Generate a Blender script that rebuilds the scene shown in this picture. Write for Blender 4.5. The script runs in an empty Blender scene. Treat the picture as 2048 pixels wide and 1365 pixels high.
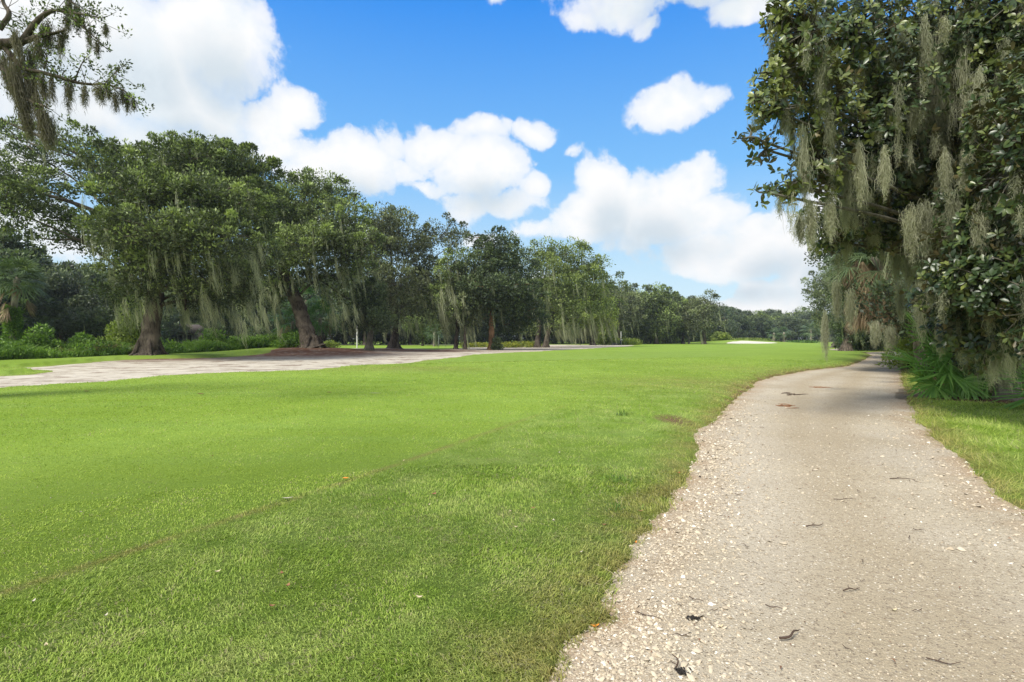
import bpy, math, random
import numpy as np
rad = math.radians
RS = np.random.RandomState
F = 1138.0            # focal length of the photo in photo pixels (2048 wide), only used to work out real positions
HOR = 678.0
CAM = 1.6

# ---------------------------------------------------------------- camera, sky, sun, exposure
sc = bpy.context.scene
cam_d = bpy.data.cameras.new('camera'); cam_d.sensor_width = 36; cam_d.lens = 20.0
cam_d.clip_start = 0.05; cam_d.clip_end = 5000
cam = bpy.data.objects.new('camera', cam_d); sc.collection.objects.link(cam)
cam.location = (0, 0, CAM); cam.rotation_euler = (rad(90) - math.atan((682.5 - HOR) / F), 0, 0)
sc.camera = cam
sc.view_settings.view_transform = 'Standard'; sc.view_settings.look = 'None'
sc.view_settings.gamma = 1; sc.view_settings.use_curve_mapping = False
sc.view_settings.exposure = 0.42
sc.cycles.max_bounces = 5; sc.cycles.diffuse_bounces = 3; sc.cycles.transmission_bounces = 4
sc.cycles.glossy_bounces = 2; sc.cycles.transparent_max_bounces = 8
SUN_EL, SUN_AZ = 47.0, -138.0         # azimuth from +Y, clockwise: behind the camera on the left
SKY = 0.1
sd = bpy.data.lights.new('sun', 'SUN'); sd.energy = 4.2; sd.angle = rad(18); sd.color = (1, .95, .84)
sun = bpy.data.objects.new('sun', sd); sc.collection.objects.link(sun)
sun.rotation_euler = (rad(90 - SUN_EL), 0, rad(-SUN_AZ) + math.pi)
sun.location = (-20, -10, 40)

class NT:
    """small helper to wire nodes"""
    def __init__(s, tree): s.t = tree; s.n = tree.nodes; s.l = tree.links
    def new(s, kind, **kw):
        n = s.n.new(kind)
        for k, v in kw.items(): setattr(n, k, v)
        return n
    def put(s, sock, v):
        if isinstance(v, bpy.types.NodeSocket): s.l.new(v, sock)
        else: sock.default_value = v
    def math(s, op, a, b=None, c=None, clamp=False):
        n = s.new('ShaderNodeMath', operation=op, use_clamp=clamp); s.put(n.inputs[0], a)
        if b is not None: s.put(n.inputs[1], b)
        if c is not None: s.put(n.inputs[2], c)
        return n.outputs[0]
    def vmath(s, op, a, b=None):
        n = s.new('ShaderNodeVectorMath', operation=op); s.put(n.inputs[0], a)
        if b is not None: s.put(n.inputs[1], b)
        return n.outputs['Value'] if op == 'LENGTH' else n.outputs[0]
    def ramp(s, v, a, b, lo=0.0, hi=1.0, smooth=True):
        n = s.new('ShaderNodeMapRange', interpolation_type='SMOOTHSTEP' if smooth else 'LINEAR')
        s.put(n.inputs[0], v)
        for i, x in enumerate((a, b, lo, hi)): s.put(n.inputs[i + 1], x)
        return n.outputs[0]
    def mix(s, f, a, b, mode='MIX'):
        n = s.new('ShaderNodeMix', data_type='RGBA', blend_type=mode)
        s.put(n.inputs[0], f)
        s.put(n.inputs[6], a if isinstance(a, bpy.types.NodeSocket) else (*a, 1))
        s.put(n.inputs[7], b if isinstance(b, bpy.types.NodeSocket) else (*b, 1))
        return n.outputs[2]
    def noise(s, vec, scale, detail=3, rough=.5, out=0, dims='3D'):
        n = s.new('ShaderNodeTexNoise', noise_dimensions=dims)
        if vec is not None: s.put(n.inputs['Vector'], vec)
        n.inputs['Scale'].default_value = scale; n.inputs['Detail'].default_value = detail
        n.inputs['Roughness'].default_value = rough
        return n.outputs[out]
    def attr(s, name): return s.new('ShaderNodeAttribute', attribute_name=name).outputs['Fac']

def pix_dir(px, py):
    dx = (px - 1024) / F; dz = (HOR - py) / F
    az = math.atan(dx); return az, math.atan(dz * math.cos(az))
# clouds: (px, py, rx, ry, weight) read off the photo, used as compass bearing and elevation
CL = [(80,60,190,120,1.1),(270,90,180,125,1.15),(420,80,150,110,1.1),(120,190,230,100,1.0),(330,190,160,90,1.0),(470,110,75,60,.9),(30,300,160,80,.8),
      (330,290,170,70,.75),(430,240,90,80,.8),(-150,150,260,220,1.0),
      (590,205,75,42,.85),(540,240,80,50,.85),(560,290,80,36,.6),(700,330,140,66,1.0),(620,345,70,42,.7),(800,345,60,40,.5),(780,290,60,40,.5),
      (960,335,110,60,1.0),(880,300,100,48,.6),(960,265,80,32,.55),(1070,268,55,30,.7),(840,375,60,22,.45),(1140,297,28,15,.3),
      (1330,212,86,44,.9),(1405,205,54,22,.5),(1210,400,70,95,1.1),(1290,420,130,85,1.15),(1370,390,85,75,1.1),(1300,445,210,50,1.0),
      (1180,435,100,62,.9),(1420,430,80,48,.9),(1000,405,120,34,.6),(940,415,60,40,.6),(1070,370,32,32,.6),(1070,455,70,30,.5),(960,490,50,30,.5),
      (1400,505,120,48,.9),(1530,480,110,62,1.05),(1620,500,90,80,1.1),(1500,525,200,34,.9),(1660,560,120,60,.9),(1700,480,140,120,1.0),
      (1505,570,42,26,.8),(1545,590,80,36,.7),(1460,612,130,26,.85),(1600,615,180,42,.95),(1300,610,80,20,.5),(1350,625,100,15,.4),
      (1240,12,125,42,.7),(1170,44,46,26,.55),(1300,52,30,20,.5),(1470,10,90,34,.8),(1000,-5,45,25,.6),(1330,-60,260,60,.9),(1600,120,80,60,.5),
      (1900,300,300,200,.9),(2300,200,300,240,1.0),(640,470,120,40,.5),(60,430,120,50,.6),(100,480,140,40,.5),(-500,300,300,200,1.0),(1090,560,60,20,.3)]
w = bpy.data.worlds.new('World'); sc.world = w; w.use_nodes = True
T = NT(w.node_tree); T.n.clear()
grp = bpy.data.node_groups.new('cloud_density', 'ShaderNodeTree')
grp.interface.new_socket('P', in_out='INPUT', socket_type='NodeSocketVector')
grp.interface.new_socket('D', in_out='OUTPUT', socket_type='NodeSocketFloat')
G = NT(grp); gi = G.new('NodeGroupInput'); go = G.new('NodeGroupOutput')
P0 = gi.outputs[0]
warp = G.new('ShaderNodeVectorMath', operation='SCALE')
wn = G.noise(P0, 7.0, 3, .55, out=1)
G.put(warp.inputs[0], G.vmath('SUBTRACT', wn, (.5, .5, .5))); warp.inputs['Scale'].default_value = .075
Pw = G.vmath('ADD', P0, warp.outputs[0])
acc = None
for (px, py, rx, ry, wt) in CL:
    az, el = pix_dir(px, py); c = math.cos(az)
    ax, ay = rx * 1.12 / F * c * c, ry * 1.14 / F * c
    d = G.vmath('MULTIPLY', G.vmath('SUBTRACT', Pw, (az, el, 0)), (1 / ax, 1 / ay, 0))
    v = G.math('MULTIPLY_ADD', G.vmath('LENGTH', d), -wt, wt)
    acc = v if acc is None else G.math('MAXIMUM', acc, v)
# away from the picture: unseen scattered cumulus, cover raised to whiten the ambient light
sep = G.new('ShaderNodeSeparateXYZ'); G.put(sep.inputs[0], P0)
far_m = G.ramp(G.math('ABSOLUTE', sep.outputs[0]), 1.0, 1.25)
els = G.ramp(sep.outputs[1], .62, .8)
other = G.math('MULTIPLY_ADD', G.noise(P0, 2.3, 2, .5), 2.2, -.72)
other = G.math('MULTIPLY_ADD', G.math('MAXIMUM', far_m, els), 3, G.math('ADD', other, -3))
acc = G.math('MAXIMUM', acc, other)
n1 = G.noise(Pw, 11.0, 9, .6)
n2 = G.noise(P0, 34.0, 4, .6)
dens = G.math('ADD', G.math('MULTIPLY_ADD', n2, .34, -.17), G.math('ADD', acc, G.math('MULTIPLY_ADD', n1, 1.15, -.66)))
G.l.new(dens, go.inputs[0])
tc = T.new('ShaderNodeTexCoord')
sp = T.new('ShaderNodeSeparateXYZ'); T.put(sp.inputs[0], tc.outputs['Generated'])
azn = T.math('ARCTAN2', sp.outputs[0], sp.outputs[1]); eln = T.math('ARCSINE', sp.outputs[2])
cb = T.new('ShaderNodeCombineXYZ'); T.put(cb.inputs[0], azn); T.put(cb.inputs[1], eln)
g0 = T.new('ShaderNodeGroup'); g0.node_tree = grp; T.put(g0.inputs[0], cb.outputs[0]); D0 = g0.outputs[0]
# thickness above a point, towards the sun: greys the cloud bases
Pv = T.vmath('ADD', cb.outputs[0], (-.012, .05, 0)); thick = None
for (px, py, rx, ry, wt) in sorted(CL, key=lambda q: -q[2] * q[3])[:24]:
    az, el = pix_dir(px, py); c = math.cos(az)
    d = T.vmath('MULTIPLY', T.vmath('SUBTRACT', Pv, (az, el, 0)), (F / (rx * c * c), F / (ry * c), 0))
    v = T.math('MULTIPLY_ADD', T.vmath('LENGTH', d), -wt, wt)
    thick = v if thick is None else T.math('MAXIMUM', thick, v)
thick = T.math('ADD', thick, T.math('MULTIPLY_ADD', T.noise(Pv, 9, 4, .6), .9, -.45))
sky = T.new('ShaderNodeTexSky', sky_type='NISHITA', sun_disc=False)
sky.sun_elevation = rad(SUN_EL); sky.sun_rotation = rad(SUN_AZ)
sky.air_density = 1.0; sky.dust_density = .4; sky.ozone_density = 2.5
hs = T.new('ShaderNodeHueSaturation'); hs.inputs['Saturation'].default_value = 1.3; hs.inputs['Value'].default_value = 1.25
T.put(hs.inputs['Color'], sky.outputs[0])
cr = T.new('ShaderNodeValToRGB'); T.put(cr.inputs[0], T.ramp(eln, 0, .9, smooth=False))
CR = ((0, (.74, .87, .94)), (.14, (.55, .78, .94)), (.32, (.21, .53, .96)), (.6, (.035, .29, .90)), (1, (.01, .17, .72)))
cr.color_ramp.elements[0].color = (*CR[0][1], 1); cr.color_ramp.elements[1].color = (*CR[-1][1], 1)
for pos, c_ in CR[1:-1]: cr.color_ramp.elements.new(pos).color = (*c_, 1)
blue = T.vmath('MULTIPLY', cr.outputs[0], (7.9, 7.9, 7.9))
skyc = T.mix(.88, hs.outputs[0], blue)
alpha = T.math('MULTIPLY_ADD', T.ramp(D0, -.02, .20), .72, T.ramp(D0, .0, .55, 0, .28))
shade = T.ramp(thick, .0, .95)
ccol = T.mix(shade, (7.7, 7.7, 7.7), (5.2, 5.85, 6.35))
ccol = T.mix(T.ramp(T.noise(T.vmath('ADD', cb.outputs[0], (.01, -.02, 0)), 15, 6, .62), .46, .70, 0, .55), ccol, (6.3, 6.9, 7.3))
allc = T.mix(alpha, skyc, ccol)
bg = T.new('ShaderNodeBackground'); T.put(bg.inputs[0], allc); bg.inputs[1].default_value = SKY
wo = T.new('ShaderNodeOutputWorld'); T.l.new(bg.outputs[0], wo.inputs[0])
w.cycles.sampling_method = 'MANUAL'; w.cycles.sample_map_resolution = 256

# ---------------------------------------------------------------- helpers
def at(px, py, Y):          # photo pixel + distance -> point in metres
    return np.array([(px - 1024) / F * Y, Y, CAM + (HOR - py) / F * Y])
def gp(px, py):             # photo pixel of something on level ground -> x, y
    Y = CAM * F / (py - HOR); return ((px - 1024) / F * Y, Y)

def vnoise(x, y, s=0):      # smooth value noise in 0..1
    xi = np.floor(x).astype(np.int64); yi = np.floor(y).astype(np.int64)
    fx = x - xi; fy = y - yi; fx = fx * fx * (3 - 2 * fx); fy = fy * fy * (3 - 2 * fy)
    def h(a, b):
        n = (a * 374761393 + b * 668265263 + s * 974634777) & 0xffffffff
        n = ((n ^ (n >> 13)) * 1274126177) & 0xffffffff
        return ((n ^ (n >> 16)) & 0xffff) / 65535.0
    return (h(xi, yi) * (1 - fx) + h(xi + 1, yi) * fx) * (1 - fy) + (h(xi, yi + 1) * (1 - fx) + h(xi + 1, yi + 1) * fx) * fy

def sdf(x, y, poly):        # signed distance to a polygon, negative inside
    x = np.asarray(x, float); y = np.asarray(y, float)
    d = np.full(x.shape, 1e18); ins = np.zeros(x.shape, bool)
    n = len(poly)
    for i in range(n):
        ax, ay = poly[i]; bx, by = poly[(i + 1) % n]
        ex, ey = bx - ax, by - ay; wx, wy = x - ax, y - ay
        t = np.clip((wx * ex + wy * ey) / (ex * ex + ey * ey + 1e-12), 0, 1)
        d = np.minimum(d, (wx - ex * t) ** 2 + (wy - ey * t) ** 2)
        c = ((ay > y) != (by > y))
        with np.errstate(divide='ignore', invalid='ignore'):
            xx = ax + (y - ay) / (by - ay if by != ay else 1e-9) * ex
        ins ^= c & (x < xx)
    d = np.sqrt(d); return np.where(ins, -d, d)

PATH_L = [(-.6,-14),(-.45,-6),(-.25,0),(.15,2.65),(.44,3.24),(.78,4.0),(1.16,4.77),(1.8,6.2),(2.7,8.2),(3.15,9.6),(4.2,11.6),(6.6,16.3),(9.6,22),(14.6,28.5),(19.5,33),(26,42),(33.5,53),(41,66),(50,74),(64,80),(84,84)]
PATH_R = [(90,79),(70,74),(56,66),(46.5,58),(30,43.5),(20.5,30),(13.6,19.8),(10.4,14.9),(8.0,11.2),(6.5,8.6),(5.4,6.5),(4.75,5.3),(4.1,3.6),(3.7,1.5),(3.5,-6),(3.4,-14)]
PATH = PATH_L + PATH_R
SAND = [gp(*p) for p in [(0,782),(300,764),(600,750),(760,729),(900,714.5),(1000,707),(1130,700.5),(1262,692.6),(1268,691),(1180,690),(1100,690),(1000,692),(950,694),(905,699),(880,702),(840,699),(780,697),(700,697),(640,699),(575,704),(540,710),(440,717),(330,720),(240,722),(150,728),(20,739.5),(100,742),(60,750),(0,753)]] + [(-30,22),(-44,22),(-44,17)]
SAND2 = [gp(*p) for p in [(1655,700),(1675,697.5),(1700,698),(1688,702)]]
BUNK = [(67,178),(72,176.5),(79,177),(84.5,179.5),(81,184),(74,185),(69,182)]
MULCH = [(10.6,15.4),(11.2,14.6),(12.6,13.6),(14.5,12.2),(18,11),(30,10),(60,30),(80,66),(60,64),(48,56.5),(31,42),(21.3,29.3),(14.4,19.6),(11.4,16.2)]

def g2(x, y, cx, cy, sx, sy, a): return a * np.exp(-((x - cx) / sx) ** 2 - ((y - cy) / sy) ** 2)
def H(x, y):                # terrain height under everything
    x = np.asarray(x, float); y = np.asarray(y, float)
    z = g2(x, y, -24, 66, 8, 9, .62) + g2(x, y, -18, 80, 6, 7, .25) + g2(x, y, 76, 190, 16, 9, 1.15)
    z = z + g2(x, y, -7.6, 79, 3, 3.4, .22) + g2(x, y, -28.7, 46, 4, 4, .16)
    # low crest across the fairway and the swale behind it
    u = (y - 24.5) - (x + 10) * .62
    z = z + .11 * np.exp(-((u) / 5.5) ** 2) * np.clip((x + 20) / 8, 0, 1) * np.clip((42 - x) / 20, 0, 1) - .22 * np.exp(-((u - 13) / 7) ** 2) * np.clip((x + 16) / 10, 0, 1) * np.clip((26 - x) / 18, 0, 1)
    # the little step between fairway and rough in the foreground
    v = (y - 3.5) - (x + 3.14) * 2.05
    z = z - .035 / (1 + np.exp(np.clip(-v / .35, -40, 40))) * np.clip((16 - y) / 8, 0, 1)
    z = z + .03 * (vnoise(x / 5.0, y / 5.0, 3) - .5) * np.clip(np.hypot(x, y) / 12, 0, 1)
    return z
def cover(x, y):            # offset of the turf above (+) or below (-) the sheets of gravel and sand
    x = np.asarray(x, float); y = np.asarray(y, float)
    e = .13 * (vnoise(x * .9, y * .9, 7) - .5) + .12 * (vnoise(x * 3.4, y * 3.4, 8) - .5) + .05 * (vnoise(x * 11, y * 11, 9) - .5)
    near = np.clip(np.hypot(x, y) / 25, .0, 1)
    sp_ = sdf(x, y, PATH) + e
    left = 1 / (1 + np.exp(np.clip(-((y - 13.5) - (x - 5.2) * 1.35) * 1.2, -40, 40)))
    bank = .02 + .15 * left * np.clip((y - 6) / 8, 0, 1) * np.clip((75 - y) / 20, 0, 1)
    o = np.where(sp_ < 0, np.maximum(sp_ * .3, -.07), np.minimum(sp_ * .3, .012) + bank * np.clip(sp_ / .7, 0, 1) ** .7)
    es = 1.4 * (vnoise(x / 1.9, y / 3.0, 17) - .5) + .5 * (vnoise(x * 1.6, y * 1.3, 18) - .5)
    ss = np.minimum(np.minimum(sdf(x, y, SAND) + es, sdf(x, y, SAND2) + es * .4), sdf(x, y, BUNK) + es * .3)
    os_ = np.where(ss < 0, np.maximum(ss * .12, -.09), np.minimum(ss * .08, .035))
    o = np.where(ss < 1.2, np.minimum(o, os_), o)
    sm = sdf(x, y, MULCH) + e * 1.6
    om = np.where(sm < 0, np.maximum(sm * .2, -.06), np.minimum(sm * .1, .02))
    o = np.where((sm < .5) & (sp_ > 0), np.minimum(o, om), o)
    return o, sp_, ss, sm

col = sc.collection
def set_attr(me, name, arr):
    a = me.attributes.new(name, 'FLOAT', 'POINT'); a.data.foreach_set('value', np.asarray(arr, np.float32))
def mesh_obj(name, V, faces, mat, parent=None, smooth=False, **attrs):
    """faces: list of int arrays, each (n, k)"""
    V = np.asarray(V, np.float32).reshape(-1, 3)
    me = bpy.data.meshes.new(name)
    faces = [np.asarray(f, np.int32) for f in (faces if isinstance(faces, list) else [faces]) if len(f)]
    me.vertices.add(len(V)); me.vertices.foreach_set('co', V.ravel())
    nl = sum(f.size for f in faces); nf = sum(len(f) for f in faces)
    me.loops.add(nl); me.loops.foreach_set('vertex_index', np.concatenate([f.ravel() for f in faces]))
    tot = np.concatenate([np.full(len(f), f.shape[1], np.int32) for f in faces])
    st = np.concatenate([[0], np.cumsum(tot)[:-1]]).astype(np.int32)
    me.polygons.add(nf); me.polygons.foreach_set('loop_start', st)
    try: me.polygons.foreach_set('loop_total', tot)
    except Exception: pass
    if smooth: me.polygons.foreach_set('use_smooth', np.ones(nf, bool))
    me.update(calc_edges=True)
    for k, a in attrs.items(): set_attr(me, k, a)
    if mat: me.materials.append(mat)
    o = bpy.data.objects.new(name, me); col.objects.link(o)
    if parent: o.parent = parent; o.location = (-parent.location[0], -parent.location[1], -parent.location[2])
    return o
class Acc:                  # gathers pieces that become one mesh
    def __init__(s): s.v = []; s.f = {}; s.t = []; s.n = 0
    def add(s, V, Fs, t=.5):
        V = np.asarray(V, float).reshape(-1, 3)
        s.v.append(V); s.t.append(np.broadcast_to(np.asarray(t, float), (len(V),)))
        for f in (Fs if isinstance(Fs, list) else [Fs]):
            f = np.asarray(f)
            if len(f): s.f.setdefault(f.shape[1], []).append(f + s.n)
        s.n += len(V)
    def build(s, name, mat, parent=None, smooth=False):
        if not s.n: return None
        return mesh_obj(name, np.concatenate(s.v), [np.concatenate(x) for x in s.f.values()], mat, parent, smooth, tint=np.concatenate(s.t))
def thing(name, label, cat, loc=(0, 0, 0), group=None, kind=None):
    o = bpy.data.objects.new(name, None); col.objects.link(o); o.location = loc; o.empty_display_size = .3
    tag(o, label, cat, group, kind); return o
def tag(o, label=None, cat=None, group=None, kind=None):
    if label: o['label'] = label
    if cat: o['category'] = cat
    if group: o['group'] = group
    if kind: o['kind'] = kind
    return o
def copy_tree(o, loc, rz, s, label, group=None):
    r = o.copy(); col.objects.link(r); r.location = loc; r.rotation_euler = (0, 0, rz); r.scale = s
    r['label'] = label
    if group: r['group'] = group
    for ch in list(o.children):
        c = ch.copy(); col.objects.link(c); c.parent = r
    return r

def unit(v): return v / np.maximum(np.linalg.norm(v, axis=-1, keepdims=True), 1e-9)
def rsph(r, n): return unit(r.normal(size=(n, 3)))
def catmull(pts, m=6):
    P = np.asarray(pts, float)
    if len(P) < 3: return np.array([P[0] + (P[-1] - P[0]) * t for t in np.linspace(0, 1, m)])
    Q = np.vstack([2 * P[0] - P[1], P, 2 * P[-1] - P[-2]]); out = []
    for i in range(1, len(Q) - 2):
        for t in np.linspace(0, 1, m, endpoint=False):
            a, b, c, d = Q[i - 1], Q[i], Q[i + 1], Q[i + 2]
            out.append(.5 * ((2 * b) + (c - a) * t + (2 * a - 5 * b + 4 * c - d) * t * t + (3 * b - a - 3 * c + d) * t ** 3))
    out.append(Q[-2]); return np.array(out)
def tube(acc, pts, radii, sides=6, wob=0.0, r=None, t=.5, cap=True):
    P = np.asarray(pts, float); n = len(P)
    Rr = np.interp(np.linspace(0, 1, n), np.linspace(0, 1, len(radii)), radii)
    Tn = unit(np.gradient(P, axis=0))
    ref = np.array([1., 0, 0]) if abs(Tn[0][2]) > .5 else np.array([0, 0, 1.])
    U = unit(np.cross(Tn, ref)); Wv = np.cross(Tn, U)
    th = np.linspace(0, 2 * math.pi, sides, endpoint=False)
    rr = Rr[:, None] * np.ones(sides)
    if wob and r is not None:
        lobes = 1 + wob * (np.sin(th * 3 + r.rand() * 6) * .6 + np.sin(th * 5 + r.rand() * 6) * .4)
        rr = rr * lobes * (1 + wob * .5 * r.normal(size=rr.shape))
    V = P[:, None, :] + rr[..., None] * (np.cos(th)[None, :, None] * U[:, None, :] + np.sin(th)[None, :, None] * Wv[:, None, :])
    i = np.arange(n - 1)[:, None] * sides; j = np.arange(sides)[None, :]; k = (j + 1) % sides
    Q = np.stack([i + j, i + k, i + k + sides, i + j + sides], -1).reshape(-1, 4)
    V = V.reshape(-1, 3); fs = [Q]
    if cap:
        V = np.vstack([V, P[-1] + Tn[-1] * Rr[-1]]); last = (n - 1) * sides
        fs.append(np.stack([last + j[0], last + k[0], np.full(sides, n * sides)], -1))
    acc.add(V, fs, t)
def box(acc, a, b, t=.5):
    x0, y0, z0 = a; x1, y1, z1 = b
    V = [(x, y, z) for z in (z0, z1) for y in (y0, y1) for x in (x0, x1)]
    acc.add(V, np.array([(0, 2, 3, 1), (4, 5, 7, 6), (0, 1, 5, 4), (2, 6, 7, 3), (0, 4, 6, 2), (1, 3, 7, 5)]), t)

def cards(acc, r, P, A, L, W, tint):
    """small pointed leaves: one rhombus each"""
    n = len(P); A = unit(A); S = unit(np.cross(A, rsph(r, n))); L = np.broadcast_to(L, (n,))[:, None]; W = np.broadcast_to(W, (n,))[:, None]
    V = np.stack([P, P + A * L * .45 + S * W / 2, P + A * L, P + A * L * .45 - S * W / 2], 1).reshape(-1, 3)
    acc.add(V, np.arange(n * 4).reshape(-1, 4), np.repeat(np.broadcast_to(tint, (n,)), 4))
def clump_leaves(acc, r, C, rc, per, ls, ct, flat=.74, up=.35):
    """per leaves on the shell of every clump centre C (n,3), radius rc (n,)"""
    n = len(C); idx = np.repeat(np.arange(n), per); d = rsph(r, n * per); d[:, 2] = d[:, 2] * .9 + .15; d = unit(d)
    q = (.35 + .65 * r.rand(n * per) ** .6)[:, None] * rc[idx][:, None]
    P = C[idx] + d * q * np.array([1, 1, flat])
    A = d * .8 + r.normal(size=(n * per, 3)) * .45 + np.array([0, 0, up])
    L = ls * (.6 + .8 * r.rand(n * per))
    tt = np.clip(ct[idx] + .19 * r.normal(size=n * per) + .26 * (d[:, 2] * q[:, 0] / rc[idx] > .5), 0, 1)  # lighter clump tops: new growth and top light both put into the tint
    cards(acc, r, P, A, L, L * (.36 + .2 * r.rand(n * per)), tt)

def strands(acc, r, P, L, W, sway, seg=4, curl=.02, spread=0.0, t=None, pull=None):
    """hanging ribbons from points P; sway bends them down-wind"""
    n = len(P); th = r.rand(n) * math.pi; S = np.stack([np.cos(th), np.sin(th), np.zeros(n)], 1)
    rows = np.linspace(0, 1, seg + 1); V = np.zeros((n, seg + 1, 2, 3)); off = np.zeros((n, 3)); dr = r.normal(size=(n, 3)) * spread
    dr[:, 2] = 0
    if pull is not None: dr = dr + pull
    for k, u in enumerate(rows):
        c = P + np.outer(-L * u, [0, 0, 1]) * 1.0 + np.asarray(sway)[None, :] * (L * u ** 1.8)[:, None] + dr * (u * L)[:, None] + off
        wd = W * (1.0 if u < .5 else 1.25 * (1 - u) ** .8 + .04)
        wd = wd if np.ndim(wd) else np.full(n, wd)
        V[:, k, 0] = c - S * wd[:, None] / 2; V[:, k, 1] = c + S * wd[:, None] / 2
        o = r.normal(size=(n, 3)) * curl; o[:, 2] *= .4; off = off + o
    b = (np.arange(n) * (seg + 1) * 2)[:, None] + (np.arange(seg) * 2)[None, :]; b = b.ravel()
    tt = r.rand(n) if t is None else t
    acc.add(V.reshape(-1, 3), np.stack([b, b + 1, b + 3, b + 2], -1), np.repeat(np.clip(tt, 0, 1), (seg + 1) * 2))
def moss_clumps(acc, r, C, Ls, ws, per, W, sway, seg=4, curl=.02, conv=.55, fuzz=0):
    """C centres, Ls lengths, ws half widths of the clumps; strands draw together towards the tip"""
    n = len(C); idx = np.repeat(np.arange(n), per); m = n * per
    g = r.normal(size=(m, 2)) * .5; st = r.rand(m) ** 1.5 * .55
    P = C[idx].copy(); pin = 1 - conv * st
    P[:, 0] += g[:, 0] * ws[idx] * pin; P[:, 1] += g[:, 1] * ws[idx] * pin; P[:, 2] += -np.abs(g[:, 0]) * ws[idx] * .4 + .05 * r.normal(size=m) - st * Ls[idx]
    sw = np.asarray(sway, float); P += sw[None] * (Ls[idx] * st ** 1.8)[:, None]
    L = Ls[idx] * (1 - st) * (.35 + .65 * r.rand(m)) * np.clip(1.15 - np.hypot(g[:, 0], g[:, 1]) * .45, .25, 1)
    ct = r.rand(n); pull = np.stack([-g[:, 0] * ws[idx] * conv, -g[:, 1] * ws[idx] * conv, np.zeros(m)], 1) / np.maximum(L, .05)[:, None] * .8
    strands(acc, r, P, L, W, sw, seg, curl, .05, np.clip(ct[idx] * .6 + .4 * r.rand(m), 0, 1), pull)
    if fuzz:
        k = r.randint(0, m, m * fuzz); u = r.rand(len(k)); B = P[k] + pull[k] * (u * L[k])[:, None] + sw[None] * (L[k] * u ** 1.8)[:, None]; B[:, 2] -= L[k] * u
        B += r.normal(size=B.shape) * .012; D = r.normal(size=B.shape) * [1, 1, .5] - [0, 0, .5]; D = unit(D); l_ = .03 + .06 * r.rand(len(k)); S = unit(np.cross(D, rsph(r, len(k)))) * W * .5
        E = B + D * l_[:, None] * .5 + [0, 0, .004]; T2 = B + D * l_[:, None] - [0, 0, 1] * (l_ * .45)[:, None]
        V = np.stack([B - S, B + S, E + S, E - S, T2], 1).reshape(-1, 3); q = np.arange(len(k))[:, None] * 5
        acc.add(V, [np.hstack([q, q + 1, q + 2, q + 3]), np.hstack([q + 3, q + 2, q + 4])], np.repeat(np.clip(ct[idx[k]] * .6 + .45 * r.rand(len(k)), 0, 1), 5))

# ---------------------------------------------------------------- materials
MATS = {}
def matn(name):
    m = bpy.data.materials.new(name); m.use_nodes = True; t = NT(m.node_tree); t.n.clear()
    o = t.new('ShaderNodeOutputMaterial'); return m, t, o
def principled(t, o, color, rough=.8, spec=.3, bump=None, bstr=.3, bdist=.02):
    p = t.new('ShaderNodeBsdfPrincipled'); t.put(p.inputs['Base Color'], color if isinstance(color, bpy.types.NodeSocket) else (*color, 1))
    t.put(p.inputs['Roughness'], rough); p.inputs['Specular IOR Level'].default_value = spec
    if bump is not None:
        b = t.new('ShaderNodeBump'); b.inputs['Strength'].default_value = bstr; b.inputs['Distance'].default_value = bdist
        t.put(b.inputs['Height'], bump); t.l.new(b.outputs[0], p.inputs['Normal'])
    t.l.new(p.outputs[0], o.inputs[0]); return p
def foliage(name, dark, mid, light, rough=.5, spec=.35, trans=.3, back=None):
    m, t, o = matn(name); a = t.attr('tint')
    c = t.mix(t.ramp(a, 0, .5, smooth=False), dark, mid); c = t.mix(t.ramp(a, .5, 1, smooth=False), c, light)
    cb_ = c
    if back:
        g = t.new('ShaderNodeNewGeometry'); cb_ = t.mix(g.outputs['Backfacing'], c, back)
    p = t.new('ShaderNodeBsdfPrincipled'); t.put(p.inputs['Base Color'], cb_); p.inputs['Roughness'].default_value = rough
    p.inputs['Specular IOR Level'].default_value = spec
    tr = t.new('ShaderNodeBsdfTranslucent'); t.put(tr.inputs[0], t.mix(1.0, c, (1.25, 1.3, .6), 'MULTIPLY'))
    ms = t.new('ShaderNodeMixShader'); ms.inputs[0].default_value = trans
    t.l.new(p.outputs[0], ms.inputs[1]); t.l.new(tr.outputs[0], ms.inputs[2]); t.l.new(ms.outputs[0], o.inputs[0])
    return m
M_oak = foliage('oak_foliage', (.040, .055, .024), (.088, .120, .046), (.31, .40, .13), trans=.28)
M_oak2 = foliage('grey_oak_foliage', (.045, .055, .034), (.095, .115, .062), (.25, .29, .14), trans=.28)
M_dark = foliage('dark_evergreen_foliage', (.028, .042, .024), (.055, .082, .04), (.14, .19, .08), trans=.2)
M_lime = foliage('yellow_green_foliage', (.085, .12, .025), (.17, .23, .045), (.36, .44, .10), trans=.35)
M_weed = foliage('weed_foliage', (.045, .095, .02), (.10, .195, .032), (.21, .34, .06), trans=.35)
M_wood = foliage('far_wood_foliage', (.048, .066, .048), (.088, .122, .072), (.17, .215, .10), trans=.2)
M_mag = foliage('magnolia_leaf', (.018, .034, .014), (.046, .078, .026), (.17, .20, .05), rough=.36, spec=.5, trans=.12, back=(.13, .11, .05))
M_palm = foliage('palm_frond', (.05, .085, .04), (.1, .155, .07), (.2, .25, .13), rough=.4, trans=.25)
M_pmto = foliage('palmetto_frond', (.06, .15, .03), (.145, .32, .065), (.30, .50, .12), rough=.4, spec=.4, trans=.25)
M_dead = foliage('dead_frond', (.09, .06, .035), (.26, .19, .115), (.50, .40, .26), rough=.7, trans=.2)
M_moss = foliage('spanish_moss', (.19, .205, .14), (.32, .345, .235), (.45, .475, .32), rough=.95, spec=.05, trans=.4)
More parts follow.
